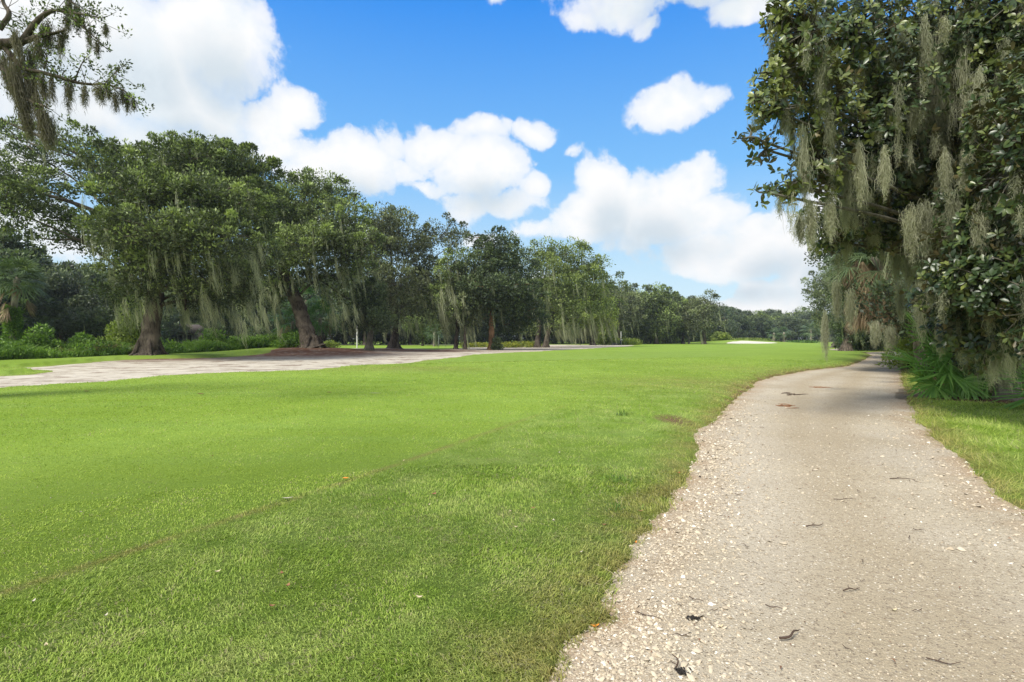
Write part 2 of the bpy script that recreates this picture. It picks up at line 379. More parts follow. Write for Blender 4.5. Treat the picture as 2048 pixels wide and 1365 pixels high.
M_mossn = foliage('near_spanish_moss', (.18, .19, .135), (.31, .32, .235), (.46, .465, .345), rough=.95, spec=.05, trans=.35)
M_mosst = foliage('shade_tinted_spanish_moss', (.10, .095, .07), (.17, .16, .12), (.26, .25, .18), rough=.95, spec=.05, trans=.3)  # darker copy of the moss colour, standing in for its backlit shade
M_litter = foliage('leaf_litter', (.10, .05, .03), (.22, .12, .07), (.38, .25, .15), rough=.85, trans=.05)

def bark(name, a, b, sc_=1.0):
    m, t, o = matn(name); tc_ = t.new('ShaderNodeTexCoord')
    mp = t.new('ShaderNodeMapping'); mp.inputs['Scale'].default_value = (7 * sc_, 7 * sc_, 1.6 * sc_); t.l.new(tc_.outputs['Object'], mp.inputs[0])
    n = t.noise(mp.outputs[0], 1.3, 6, .65); n2 = t.noise(tc_.outputs['Object'], .9, 3, .5)
    c = t.mix(t.ramp(n, .3, .7), a, b); c = t.mix(t.ramp(n2, .45, .7), c, tuple(x * 1.25 for x in b))
    principled(t, o, c, .9, .15, n, .8, .06); return m
M_bark = bark('oak_bark', (.022, .017, .013), (.12, .10, .08))
M_barkr = bark('reddish_bark', (.12, .065, .035), (.26, .155, .09), .8)
M_barkg = bark('grey_bark', (.05, .047, .038), (.155, .145, .115))
M_palmtr = bark('palm_trunk', (.14, .12, .095), (.30, .275, .22), .6)

def grass_color(t):
    tc_ = t.new('ShaderNodeTexCoord'); v = tc_.outputs['Object']
    rough = t.attr('rough'); tan = t.attr('tan'); soil = t.attr('soil')
    fair = t.mix(t.ramp(t.noise(v, .12, 3, .55), .35, .68), (.215, .32, .038), (.275, .39, .062))
    rg = t.mix(t.ramp(t.noise(v, 1.3, 4, .6), .35, .68), (.195, .30, .038), (.27, .365, .082))
    c = t.mix(rough, fair, rg)
    mp = t.new('ShaderNodeMapping'); mp.inputs['Rotation'].default_value = (0, 0, rad(-25)); mp.inputs['Scale'].default_value = (.35, 2.2, 1); t.l.new(v, mp.inputs[0])
    c = t.mix(t.ramp(t.noise(mp.outputs[0], .35, 4, .6), .42, .72, 0, .35), c, (.22, .34, .075))
    patch = t.ramp(t.noise(v, 3.1, 4, .65), .54, .74, 0, .5)
    c = t.mix(t.math('MULTIPLY', patch, t.math('MULTIPLY_ADD', rough, .7, .3)), c, (.25, .28, .10))
    tn = t.math('MULTIPLY', tan, t.ramp(t.noise(v, 2.2, 5, .65), .25, .65))
    c = t.mix(tn, c, (.27, .24, .085))
    c = t.mix(soil, c, (.20, .125, .075))
    return c, v
m, t, o = matn('turf'); c, v = grass_color(t)
f = t.noise(v, 55, 5, .7); f2 = t.noise(v, 9, 4, .65)
c = t.mix(t.ramp(f, .3, .7, .0, 1.0), t.mix(1.0, c, (.55, .60, .5), 'MULTIPLY'), c); c = t.mix(t.math('MULTIPLY', t.attr('thatch'), .8), c, t.mix(1.0, c, (.30, .30, .32), 'MULTIPLY'))
principled(t, o, c, .9, .1, t.math('ADD', f, f2), .55, .03); M_turf = m
m, t, o = matn('grass_blades'); c, v = grass_color(t); a = t.attr('tint')
c = t.mix(t.ramp(a, 0, 1, smooth=False), t.mix(1.0, c, (.92, .98, .8), 'MULTIPLY'), t.mix(1.0, c, (2.0, 1.7, 2.1), 'MULTIPLY'))
c = t.mix(t.ramp(a, .93, .97), c, (.36, .34, .17))
p = t.new('ShaderNodeBsdfPrincipled'); t.put(p.inputs['Base Color'], c); p.inputs['Roughness'].default_value = .5; p.inputs['Specular IOR Level'].default_value = .25
tr = t.new('ShaderNodeBsdfTranslucent'); t.put(tr.inputs[0], c); ms = t.new('ShaderNodeMixShader'); ms.inputs[0].default_value = .35
t.l.new(p.outputs[0], ms.inputs[1]); t.l.new(tr.outputs[0], ms.inputs[2]); t.l.new(ms.outputs[0], o.inputs[0]); M_blade = m

m, t, o = matn('shell_gravel'); tc_ = t.new('ShaderNodeTexCoord'); v = tc_.outputs['Object']
big = t.noise(v, .45, 4, .6); c = t.mix(t.ramp(big, .35, .68), (.42, .365, .275), (.555, .495, .39))
c = t.mix(t.ramp(t.noise(v, .6, 3, .5), .42, .6, 0, .6), c, (.52, .47, .39)); edge = t.attr('edge'); c = t.mix(t.math('MULTIPLY', edge, t.ramp(t.noise(v, 1.7, 4, .6), .3, .6)), c, (.42, .31, .205))
track = t.attr('track'); c = t.mix(t.math('MULTIPLY', track, .75), c, (.40, .335, .235))
vor = t.new('ShaderNodeTexVoronoi', feature='F1'); vor.inputs['Scale'].default_value = 58; t.put(vor.inputs['Vector'], v)
sepc = t.new('ShaderNodeSeparateColor'); t.l.new(vor.outputs['Color'], sepc.inputs[0])
c = t.mix(t.math('MULTIPLY', t.ramp(sepc.outputs[0], .88, .92), t.ramp(vor.outputs['Distance'], .42, .36)), c, (.70, .65, .55))
c = t.mix(t.math('MULTIPLY', t.ramp(sepc.outputs[1], .80, .84), t.ramp(vor.outputs['Distance'], .36, .30)), c, (.17, .135, .10))
fine = t.noise(v, 150, 4, .75); c = t.mix(t.ramp(fine, .3, .7), t.mix(1.0, c, (.70, .68, .64), 'MULTIPLY'), t.mix(1.0, c, (1.14, 1.14, 1.13), 'MULTIPLY'))
mid = t.noise(v, 22, 4, .7)
c = t.mix(t.ramp(mid, .52, .64, 0, .7), c, (.24, .195, .14)); c = t.mix(t.ramp(t.noise(v, 5.5, 5, .7), .55, .72, 0, .5), c, (.30, .245, .17))
principled(t, o, c, .95, .15, t.math('ADD', t.math('MULTIPLY', fine, .6), t.math('SUBTRACT', mid, t.math('MULTIPLY', vor.outputs['Distance'], .5))), .7, .02); M_gravel = m
m, t, o = matn('waste_sand'); tc_ = t.new('ShaderNodeTexCoord'); v = tc_.outputs['Object']
mp = t.new('ShaderNodeMapping'); mp.inputs['Scale'].default_value = (.9, .9, 1); t.l.new(v, mp.inputs[0])
n = t.noise(mp.outputs[0], .9, 6, .68); c = t.mix(t.ramp(n, .35, .6), (.37, .33, .265), (.50, .46, .385))
c = t.mix(t.ramp(t.noise(mp.outputs[0], .55, 8, .78), .50, .60, 0, .8), c, (.17, .12, .09))
lit = t.attr('litter'); c = t.mix(t.math('MULTIPLY', lit, t.ramp(t.noise(v, 1.1, 6, .72), .22, .52)), c, (.125, .062, .04))
principled(t, o, c, .95, .1, t.noise(v, 3, 6, .7), .35, .06); M_sand = m
m, t, o = matn('bunker_sand'); tc_ = t.new('ShaderNodeTexCoord'); c = t.mix(t.noise(tc_.outputs['Object'], .6, 3), (.50, .47, .40), (.62, .59, .52)); principled(t, o, c, .9, .1); M_bunk = m
m, t, o = matn('mulch'); tc_ = t.new('ShaderNodeTexCoord'); v = tc_.outputs['Object']
c = t.mix(t.ramp(t.noise(v, 14, 5, .7), .3, .7), (.045, .028, .02), (.19, .105, .07)); principled(t, o, c, .95, .1, t.noise(v, 20, 5, .7), .9, .04); M_mulch = m
m, t, o = matn('pebble'); a = t.attr('tint')
c = t.mix(t.ramp(a, 0, .12), (.13, .105, .08), (.34, .28, .20)); c = t.mix(t.ramp(a, .12, .6), c, (.50, .43, .32)); c = t.mix(t.ramp(a, .84, 1), c, (.78, .73, .63))
principled(t, o, c, .8, .25); M_peb = m
def flat_mat(name, c0, rough=.7, spec=.3, var=.15, sc_=3):
    m, t, o = matn(name); tc_ = t.new('ShaderNodeTexCoord')
    c = t.mix(t.noise(tc_.outputs['Object'], sc_, 4, .6), tuple(x * (1 - var) for x in c0), tuple(min(1, x * (1 + var)) for x in c0))
    principled(t, o, c, rough, spec); return m

# ---------------------------------------------------------------- ground sheets
def grid(rings, thetas):
    r_, t_ = np.meshgrid(rings, thetas, indexing='ij'); return r_ * np.sin(t_), r_ * np.cos(t_)
rings = np.concatenate([[.02, .3], .5 * np.exp(np.linspace(0, math.log(2600 / .5), 600))])
ft = rad(56); th = np.concatenate([np.linspace(-ft, ft, 520), np.linspace(ft, 2 * math.pi - ft, 130)[1:-1]])
GX, GY = grid(rings, th); nr, nt = GX.shape
far = GX ** 2 + GY ** 2 > 500 ** 2
GH = np.where(far, 0, H(GX, GY)); co, sP, sS, sM = cover(GX.ravel(), GY.ravel())
co = co.reshape(GX.shape); sP = sP.reshape(GX.shape); sS = sS.reshape(GX.shape); sM = sM.reshape(GX.shape)
co = np.where(far, 0, co)
i = np.arange(nr - 1)[:, None] * nt; j = np.arange(nt)[None, :]; k = (j + 1) % nt
QF = np.stack([i + j, i + nt + j, i + nt + k, i + k], -1)   # (nr-1, nt, 4)
def rough_at(x, y):
    v = (y - 3.5) - (x + 3.14) * 2.05 + .5 * (vnoise(x * .8, y * .8, 21) - .5)
    r1 = 1 / (1 + np.exp(np.clip(v / .30, -40, 40)))
    d = sdf(x, y, [(1.2, 12.8), (7.5, 20), (16, 33), (30, 54), (40, 75), (60, 70), (30, 20), (6, 8)])
    r2 = np.clip(.5 - d / 2.0, 0, 1) * .8
    r3 = np.clip(.5 + ((x - 4) - (y - 3) * .8) / 1.0, 0, 1)
    u = (y - 24.5) - (x + 10) * .62 + 1.5 * (vnoise(x / 4, y / 4, 23) - .5)
    r4 = .75 * np.clip((u - 1.5) / 2.5, 0, 1) * np.clip((30 - u) / 8, 0, 1) * np.clip((x + 22) / 5, 0, 1) * np.clip((30 - x) / 12, 0, 1)
    return np.clip(np.maximum(np.maximum(np.maximum(r1 * np.clip((17 - y) / 6, 0, 1), r2), r3), r4), 0, 1)
def tan_at(x, y, sp_, ss):
    t1 = np.clip(1 - sp_ / .75, 0, 1) * .85
    t2 = g2(x, y, 6.0, 18.5, 3.2, 3.0, .6) + g2(x, y, -4.2, 25.5, 3.4, 2.0, .5) + g2(x, y, -12, 24, 5, 1.6, .25) + g2(x, y, 11, 27, 3, 4, .4)
    v = (y - 3.5) - (x + 3.14) * 2.05
    t3 = np.exp(-((v - .1) / .16) ** 2) * .75 * np.clip((14 - y) / 6, 0, 1)
    t4 = np.clip(1 - ss / 1.0, 0, 1) * .6
    return np.clip(t1 + t2 + t3 + t4, 0, 1)
def soil_at(x, y, sp_):
    q = g2(x, y, 3.05, 10.7, .38, .55, 1.1) * (sp_ > 0)
    bank = np.exp(-((sp_ - .05) / .1) ** 2) * np.clip((y - 9) / 6, 0, 1) * .9 * (vnoise(x * 2, y * 2, 33) > .35)
    return np.clip(np.where(q > .4, q, 0) + bank, 0, 1)
V = np.stack([GX, GY, GH + co], -1)
X, Y_ = GX.ravel(), GY.ravel()
g = mesh_obj('ground', V, QF.reshape(-1, 4), M_turf, smooth=True, rough=rough_at(X, Y_), tan=tan_at(X, Y_, sP.ravel(), sS.ravel()), soil=soil_at(X, Y_, sP.ravel()), thatch=np.clip(1 - (np.hypot(X, Y_) - 4) / 7, 0, 1))
tag(g, 'bright green golf course turf of fairway and rough', kind='structure')
def sheet(name, mask, mat, label, kind='structure', **attrs):
    m4 = mask.ravel()[QF].any(-1); fq = QF[m4]; used = np.unique(fq); mp_ = np.full(nr * nt, -1); mp_[used] = np.arange(len(used))
    Vv = np.stack([GX, GY, GH], -1).reshape(-1, 3)[used]
    o = mesh_obj(name, Vv, mp_[fq], mat, smooth=True, **{k_: a_.ravel()[used] for k_, a_ in attrs.items()})
    return tag(o, label, kind=kind)
trk = np.exp(-((np.abs(sP + 1.5) - .0) / .45) ** 2)
sheet('path', (sP < .35) & (GX < 90), M_gravel, 'pale crushed shell cart path curving away to the right', edge=np.clip(1 + sP / .55, 0, 1), track=trk)
lit = np.clip(g2(GX, GY, -23, 63, 7, 7, 1.4) + g2(GX, GY, -28.5, 44, 6, 3.4, 1.2) + g2(GX, GY, -15, 74, 8, 5, 1.0) + g2(GX, GY, -2, 84, 9, 4, .8) + g2(GX, GY, 4, 112, 12, 7, .8) + g2(GX, GY, -24, 52, 9, 5, .6) + g2(GX, GY, -19, 58, 9, 7, .7) + g2(GX, GY, -10, 72, 9, 5, .6), 0, 1)
inS = (sdf(GX, GY, SAND) < 2)
sheet('sand_waste_area', (sS < 1.0) & (GY < 160) & (GX < 35), M_sand, 'pale sandy waste strip with dark leaf litter under the oaks', litter=lit)
sheet('sand_patch', (sS < .6) & (GY < 120) & (GX > 35), M_sand, 'small bare sand patch beside the fairway', litter=lit * 0)
sheet('bunker_sand', (sS < .6) & (GY > 160), M_bunk, 'white sand of the greenside bunker')
sheet('mulch_bed', (sM < .4) & (sP > -.3), M_mulch, 'brown leaf litter bed under the magnolia')

# ---------------------------------------------------------------- trees
def hz_(x, y): 
    z = float(H(np.array([x]), np.array([y]))[0]); c = float(cover(np.array([x]), np.array([y]))[0][0]); return z + max(c, 0)
WIND = (.20, -.05, 0)
def build_tree(name, label, cat, seed, Y, trunk, tr, blobs, mats, ls, per, rc, moss=None, group=None, dens=1.0, limb_r=.5, tint=.42, parts=None, twig=1.0, sides=10):
    """trunk: [(px, py, dY)] from the base up; blobs: (px, py, rx, ry, dY, fill); everything becomes real metres at distance Y"""
    r = RS(seed); random.seed(seed)
    T0 = np.array([at(px, py, Y + dy) for px, py, dy in trunk])
    T0[0, 2] = hz_(T0[0, 0], T0[0, 1]) - .15
    root = thing(name, label, cat, tuple(T0[0]), group)
    tp = catmull(T0, 7); n = len(tp)
    rr = np.interp(np.linspace(0, 1, n), np.linspace(0, 1, len(tr)), tr)
    flare = 1 + .55 * np.exp(-np.linspace(0, 1, n) * (np.linalg.norm(T0[-1] - T0[0])) / .7)
    wood = Acc(); tube(wood, tp, rr * flare, sides + 4, .15, r)
    if tr[0] > .4:
        for k_ in range(6):
            a1 = k_ * 1.05 + r.rand() * .5; dr_ = np.array([math.cos(a1), math.sin(a1), 0]); R0 = tr[0]
            tube(wood, catmull([T0[0] + dr_ * R0 * .7 + [0, 0, R0 * 1.3 + .15], T0[0] + dr_ * R0 * 1.2 + [0, 0, R0 * .3 + .12], T0[0] + dr_ * R0 * 1.75 + [0, 0, .05]], 4), [R0 * .26, R0 * .2, R0 * .08], 6, .15, r)
    C = []; RC = []; CT = []; K = []; SP = []
    for (px, py, rx, ry, dY, fill) in blobs:
        c = at(px, py, Y + dY); k = (Y + dY) / F; ax = np.array([rx * k, (rx + ry) * .5 * k * 1.05, ry * k])
        vol = ax[0] * ax[1] * ax[2]; m = max(4, int(dens * fill * 2.6 * vol / rc ** 3))
        d = rsph(r, m) * (r.rand(m) ** .42)[:, None]
        C.append(c + d * ax * np.array([1, 1, 1.0])); RC.append(rc * (.7 + .65 * r.rand(m)))
        CT.append(np.clip(tint - .04 + .2 * r.normal(size=m) + .16 * (d[:, 2] > .35), .02, .98)); K += [len(K)]  # upper clumps tinted lighter, top light in the colour along with new growth
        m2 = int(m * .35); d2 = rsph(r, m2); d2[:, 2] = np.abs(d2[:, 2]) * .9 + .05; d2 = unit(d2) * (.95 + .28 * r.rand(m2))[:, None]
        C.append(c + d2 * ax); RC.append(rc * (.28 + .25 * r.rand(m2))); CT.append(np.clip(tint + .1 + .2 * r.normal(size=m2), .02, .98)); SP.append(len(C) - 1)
        C[-1], C[-2] = C[-2], C[-1]; RC[-1], RC[-2] = RC[-2], RC[-1]; CT[-1], CT[-2] = CT[-2], CT[-1]
        for q in range(0, m2, 2):
            tube(wood, [c, c + d2[q] * ax * .55 + r.normal(size=3) * .25, c + d2[q] * ax], [.06, .04, .015], 4, cap=False)
        # a limb from the trunk to this part of the crown
        s0 = tp[max(1, min(n - 1, int(n * (.5 + .5 * r.rand()))))]
        mid = (s0 + c) / 2 + np.array([r.normal() * .5, r.normal() * .5, (.12) * np.linalg.norm(c - s0)])
        lp = catmull([s0, mid + r.normal(size=3) * .25, c, c + (c - mid) * .35], 6)
        lr = tr[-1] * limb_r * (.45 + .45 * r.rand())
        tube(wood, lp, [lr, lr * .6, lr * .22], 6, .08, r)
        for q in r.choice(m, min(m, max(3, int(m * .25 * twig))), replace=False):
            e = C[-1][q]; st = lp[np.argmin(np.linalg.norm(lp - e, axis=1) + np.arange(len(lp))[::-1] * .1)]
            md = (st + e) / 2 + r.normal(size=3) * .12 * np.linalg.norm(e - st); md[2] += .1
            tube(wood, catmull([st, md, e], 3), [lr * .22, lr * .06], 4, 0, None, cap=False)
    C = np.concatenate(C); RC = np.concatenate(RC); CT = np.concatenate(CT)
    wood.build('trunk', mats[0], root, smooth=True)
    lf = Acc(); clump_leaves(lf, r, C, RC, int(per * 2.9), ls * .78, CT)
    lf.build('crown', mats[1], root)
    if moss:
        fr, Lm, per_m, wm, extra = moss
        sel = r.rand(len(C)) < fr; A_ = C[sel] - np.array([0, 0, 1]) * (RC[sel] * .3)[:, None]
        Ls = Lm * (.35 + r.rand(len(A_)) ** 1.5 * 1.1); ma = Acc()
        moss_clumps(ma, r, A_, Ls, .10 + .16 * r.rand(len(A_)), per_m * 2, wm * .8, WIND, 4, .03, .6)
        if extra is not None and len(extra):
            E = np.array([at(px, py, Y + dy) for (px, py, dy, l_, w_) in extra]); l_ = np.array([q[3] for q in extra]) * Y / F; w_ = np.array([q[4] for q in extra]) * Y / F
            moss_clumps(ma, r, E, l_, w_, per_m * 3, wm * .8, (.30, -.05, 0), 7, .055, .75)
        tag(ma.build('spanish_moss', M_moss, root), kind='stuff')
    return root
def fringe(r, x0, x1, y0, y1, n, l0, l1, w=7, dy=3):
    return [(r.uniform(x0, x1), r.uniform(y0, y1), r.uniform(-dy, dy), r.uniform(l0, l1), r.uniform(.6, 1.4) * w) for _ in range(n)]
rr_ = RS(5)
OAK = (M_bark, M_oak); OAKG = (M_bark, M_oak2)

build_tree('live_oak', 'huge spreading live oak with flared dark trunk on the sand, leftmost of the row', 'tree', 11, 45,
    [(296,722,0), (298,690,0), (304,650,0), (310,600,0), (318,545,0), (322,500,0)], [.86,.72,.66,.62,.55,.46],
    [(250,350,88,50,2,1),(350,330,72,46,4,1),(385,320,64,40,-1,1),(478,352,68,60,2,1),(440,340,60,40,3,1),(300,400,105,50,-4,1.1),(420,410,95,55,-3,1.1),(500,420,60,60,2,1),
     (330,470,130,42,-6,1.2),(250,490,70,50,-3,1),(430,480,80,45,-5,1),(300,540,95,32,-4,1),(240,560,50,30,-1,.8),(400,550,70,38,-3,.8),(460,560,50,42,0,.8),(370,600,50,22,0,.5),(500,520,50,50,3,.8),
     (200,300,46,36,3,.5),(60,380,66,40,-3,.9),(20,420,60,50,-5,.9),(130,440,56,36,0,.7),(90,320,60,34,2,.5),(40,280,55,36,4,.45),(140,290,46,36,4,.45),(165,480,52,34,-1,.7),(-30,350,60,50,0,.8),(410,600,60,26,1,.7),(480,590,46,34,2,.7),(245,595,30,26,0,.6),(285,575,40,30,-2,.7),(110,480,40,22,-2,.5),(25,250,50,22,4,.35)],
    OAK, .30, 52, .95, (.30, 2.2, 7, .035, fringe(rr_,215,290,500,615,40,26,80,4) + fringe(rr_,300,345,560,612,14,25,55,4) + fringe(rr_,360,525,470,632,130,25,80,4,5)), limb_r=.55, tint=.36)
build_tree('live_oak', 'tall leaning live oak rising from the reddish litter mound, its grey trunk slanting left', 'tree', 12, 65,
    [(624,704,0),(612,660,0),(600,620,0),(583,580,0),(566,540,0),(548,500,0)], [1.0,.82,.74,.66,.58,.46],
    [(640,385,55,38,2,.8),(610,375,46,28,2,.7),(690,400,32,36,3,.45),(600,430,80,50,0,1.1),(540,430,55,60,3,1),(670,450,70,45,-2,1),(700,500,55,50,-3,1.1),(620,500,90,45,-4,1.1),(545,510,60,50,-2,1),
     (500,540,50,45,0,.8),(560,560,55,30,-1,.7),(660,550,60,32,0,.7),(712,550,40,34,1,.7),(520,590,40,28,1,.6),(690,595,36,24,1,.6),(560,600,36,18,2,.5)],
    OAK, .36, 46, 1.25, (.32, 3.2, 7, .05, fringe(rr_,480,565,500,640,60,22,62,3.5,5) + fringe(rr_,640,725,500,640,60,24,66,3.5,5) + fringe(rr_,560,640,480,560,26,20,50,3)), tint=.40)
build_tree('young_oak', 'small mottled young tree with short pale trunk beside the leaning oak', 'tree', 13, 66,
    [(737,706,0),(739,685,0),(742,660,0),(744,640,0)], [.42,.34,.30,.22],
    [(742,630,32,26,0,1),(715,650,26,18,1,.9),(765,645,26,22,-1,.9),(740,595,34,30,1,.8)], (M_barkg, M_dark), .32, 40, .8, (.3, 1.6, 6, .05, None), tint=.5)
build_tree('live_oak', 'rounded live oak with wide flared trunk base, right of the small mottled tree', 'tree', 14, 80,
    [(788,702,0),(790,680,0),(789,650,0),(787,610,0),(783,560,0)], [.72,.56,.5,.42,.32],
    [(780,460,52,38,0,.9),(760,450,36,30,2,.8),(740,500,46,44,2,.9),(800,500,50,48,0,.9),(750,550,50,40,1,.9),(800,575,55,40,-2,1),(840,540,42,44,1,.8),(880,475,46,38,3,.6),(850,480,30,32,3,.5),(905,490,24,28,3,.35),
     (860,560,40,40,3,.8),(800,625,48,24,-3,.9),(770,640,30,16,-3,.8),(840,610,36,34,3,.8)],
    OAKG, .40, 44, 1.4, (.34, 3.6, 7, .06, fringe(rr_,750,860,540,655,60,18,48,3,5)), tint=.42)
build_tree('live_oak', 'slim twin-stemmed oak on a small green mound, curtained in pale hanging moss', 'tree', 15, 78,
    [(911,702,0),(912,680,0),(914,650,0),(912,610,0)], [.27,.22,.2,.17],
    [(905,560,36,40,0,.8),(885,600,30,34,0,.7),(925,600,28,36,0,.7),(900,640,36,20,0,.8),(930,640,20,18,0,.6),(915,530,30,30,1,.6)],
    OAK, .38, 36, 1.1, (.6, 4.2, 9, .06, fringe(rr_,875,925,560,640,40,30,80,4)), tint=.5)
build_tree('live_oak', 'dark second stem on the same green mound, leaning slightly right under mossy boughs', 'tree', 16, 77.5,
    [(930,702,0),(930,680,0),(931,655,0),(936,620,0)], [.25,.2,.18,.15],
    [(940,600,28,30,0,.8),(950,570,26,30,1,.7),(935,640,18,16,0,.5)], OAKG, .38, 36, 1.1, (.5, 3.2, 9, .06, None), tint=.4)
build_tree('magnolia_tree', 'tall dark-leaved tree with straight reddish brown trunk in the middle of the row', 'tree', 17, 80,
    [(982,703,0),(983,680,0),(983,640,0),(984,600,0),(986,520,0)], [.46,.38,.36,.31,.2],
    [(985,485,44,26,0,.7),(1000,510,50,34,0,.9),(965,540,48,36,-1,1),(1025,545,46,36,1,1),(990,580,66,40,-2,1.1),(950,600,46,38,-1,1),(1035,600,50,36,1,1),(975,625,58,22,-1,1),(1050,630,46,30,2,1),(1010,650,50,20,2,.8)],
    (M_barkr, M_dark), .42, 44, 1.3, (.08, 2.5, 7, .06, None), tint=.42)
build_tree('live_oak', 'broad feathery green oak with near-black trunk, moss hanging low over the sand', 'tree', 18, 104,
    [(1075,697,0),(1076,675,0),(1079,640,0),(1083,600,0),(1090,560,0)], [.55,.46,.40,.34,.25],
    [(1095,510,50,30,0,.6),(1060,520,36,30,2,.5),(1130,510,46,26,1,.6),(1165,530,44,34,1,.7),(1110,555,60,38,-2,.9),(1160,570,50,40,0,.9),(1205,560,34,40,2,.6),(1230,595,24,26,2,.5),(1200,600,36,30,1,.7),(1075,590,36,40,0,.7),
     (1120,610,56,26,-2,.8),(1060,640,26,34,0,.6),(1130,640,50,22,-2,.7)],
    (M_bark, foliage('spring_green_foliage', (.05,.07,.025), (.105,.145,.048), (.30,.37,.12), trans=.33)), .48, 40, 1.7, (.45, 5, 8, .08, fringe(rr_,1110,1160,640,665,30,20,36,4)), tint=.5)
build_tree('live_oak', 'second near-black trunk leaning right beside the forked one, under the feathery crown', 'tree', 19, 103,
    [(1091,697,0),(1094,675,0),(1100,650,0),(1108,620,0)], [.50,.42,.36,.25], [(1110,600,30,26,0,.7),(1125,585,26,24,0,.7),(1140,625,30,16,-1,.6)], OAK, .48, 36, 1.6, (.5, 4, 8, .08, None), tint=.5)
build_tree('live_oak', 'low oak with thick black trunk and yellow-green mossy crown near the sand tip', 'tree', 20, 140,
    [(1186,692,0),(1186,675,0),(1185,655,0),(1184,630,0)], [.62,.5,.44,.32],
    [(1165,620,40,24,-1,.9),(1200,620,36,24,-1,.9),(1180,640,46,18,-2,.9),(1150,645,30,18,-2,.8),(1215,640,24,20,0,.8)],
    (M_bark, M_lime), .55, 44, 1.7, (.7, 6, 10, .10, fringe(rr_,1120,1200,640,662,44,14,34,3)), tint=.42)
build_tree('live_oak', 'grey twiggy oak half hidden behind the yellow-green one, thin moss through its crown', 'tree', 21, 160,
    [(1236,690,0),(1237,665,0),(1240,640,0)], [.5,.42,.3],
    [(1225,600,36,34,2,.7),(1250,610,36,34,0,.7),(1235,640,46,28,0,.9),(1265,600,24,26,2,.6),(1215,655,34,18,0,.8)],
    OAKG, .6, 36, 2.0, (.4, 5, 7, .10, None), tint=.42)
build_tree('live_oak', 'large rounded dark oak beyond the sand, highest of the trees right of the row', 'tree', 22, 170,
    [(1312,690,0),(1313,665,0),(1316,635,0),(1316,610,0)], [.6,.5,.42,.3],
    [(1300,600,40,26,0,1),(1285,620,40,30,0,1),(1330,615,40,28,1,1),(1310,645,50,26,-2,1),(1270,650,34,24,0,1),(1345,645,34,26,1,1),(1365,625,20,24,2,.8)],
    OAK, .65, 44, 2.1, (.2, 4, 7, .10, None), tint=.42)
build_tree('live_oak', 'tall open oak with bare black trunk standing alone at the fairway edge', 'tree', 23, 165,
    [(1408,690,0),(1408,670,0),(1407,650,0),(1410,620,0)], [.62,.5,.44,.32],
    [(1410,600,26,16,0,.7),(1400,620,32,20,0,.8),(1425,630,22,22,0,.7),(1390,640,34,20,0,.9),(1410,655,36,14,-2,.8),(1385,655,24,14,0,.7)],
    OAKG, .6, 44, 1.9, (.35, 5, 8, .10, None), tint=.48)
build_tree('bushy_oak', 'low dome-shaped oak between the rounded oak and the lone one', 'tree', 24, 172,
    [(1366,690,0),(1366,675,0),(1366,665,0)], [.45,.36,.25], [(1366,655,32,20,0,1),(1345,665,22,14,0,1),(1385,665,20,13,0,1)], (M_bark, M_dark), .6, 44, 1.8, (.2, 3, 7, .1, None), tint=.5)
build_tree('live_oak', 'open grey oak leaning over the far fairway on the right, wispy moss at its tips', 'tree', 25, 100,
    [(1678,692,0),(1690,682,0),(1700,660,0),(1700,620,0)], [.9,.7,.6,.45],
    [(1645,565,34,24,0,.5),(1660,600,36,30,0,.6),(1690,560,44,40,1,.9),(1720,600,50,50,2,1.1),(1680,640,46,26,-1,.9),(1700,540,40,30,3,.8),(1740,650,50,34,3,1.1),(1655,650,22,22,0,.7),(1625,585,16,16,0,.35),(1640,610,14,14,0,.3)],
    (M_barkg, foliage('blue_grey_foliage', (.065,.085,.05), (.13,.165,.09), (.26,.31,.16), trans=.28)), .42, 44, 1.3, (.18, 4, 10, .06, None), tint=.45)
build_tree('live_oak', 'dark oak behind the hanging palm skirt on the right, trunk at the lawn edge', 'tree', 26, 72,
    [(1692,703,0),(1695,680,0),(1700,650,0),(1715,610,0)], [.6,.5,.42,.3],
    [(1720,620,50,40,0,1.1),(1700,660,36,24,0,1),(1760,640,60,50,2,1.2),(1800,620,70,70,3,1.2),(1790,540,80,60,4,1.1),(1850,560,80,80,5,1.2),(1740,680,50,14,2,.9)],
    (M_bark, M_dark), .36, 50, 1.1, (.35, 3, 10, .05, None), tint=.5)

# the wood behind: a few kinds built once, then copied tree by tree
def bg_proto(seed, name, mats, h, w_, kinds, moss=.25, tint=.42):
    Y = 100; s_ = F / Y; base = HOR + CAM * s_
    tree = [(1024, base, 0), (1024 + 4, base - h * s_ * .3, 0), (1024, base - h * s_ * .6, 0)]
    bl = [(1024 + dx * w_ * s_, base - dz * h * s_, dy, fl, kx * w_ * s_, kz * h * s_) for dx, dz, dy, fl, kx, kz in kinds]
    return build_tree(name, 'proto', 'tree', seed, Y, tree, [.3, .22, .14], [(a_, b_, e, f_, c_, d_) for (a_, b_, c_, d_, e, f_) in bl], mats, .6, 34, 1.5, (moss, 3.2, 6, .09, None), tint=tint, twig=.5)
PK = [(0,.75,0,1,.42,.22),(-.3,.6,3,1,.34,.2),(.3,.62,-2,1,.34,.2),(0,.45,-4,1,.5,.16),(-.2,.3,-3,1,.34,.12),(.25,.3,2,1,.34,.12),(0,.9,1,.7,.22,.1)]
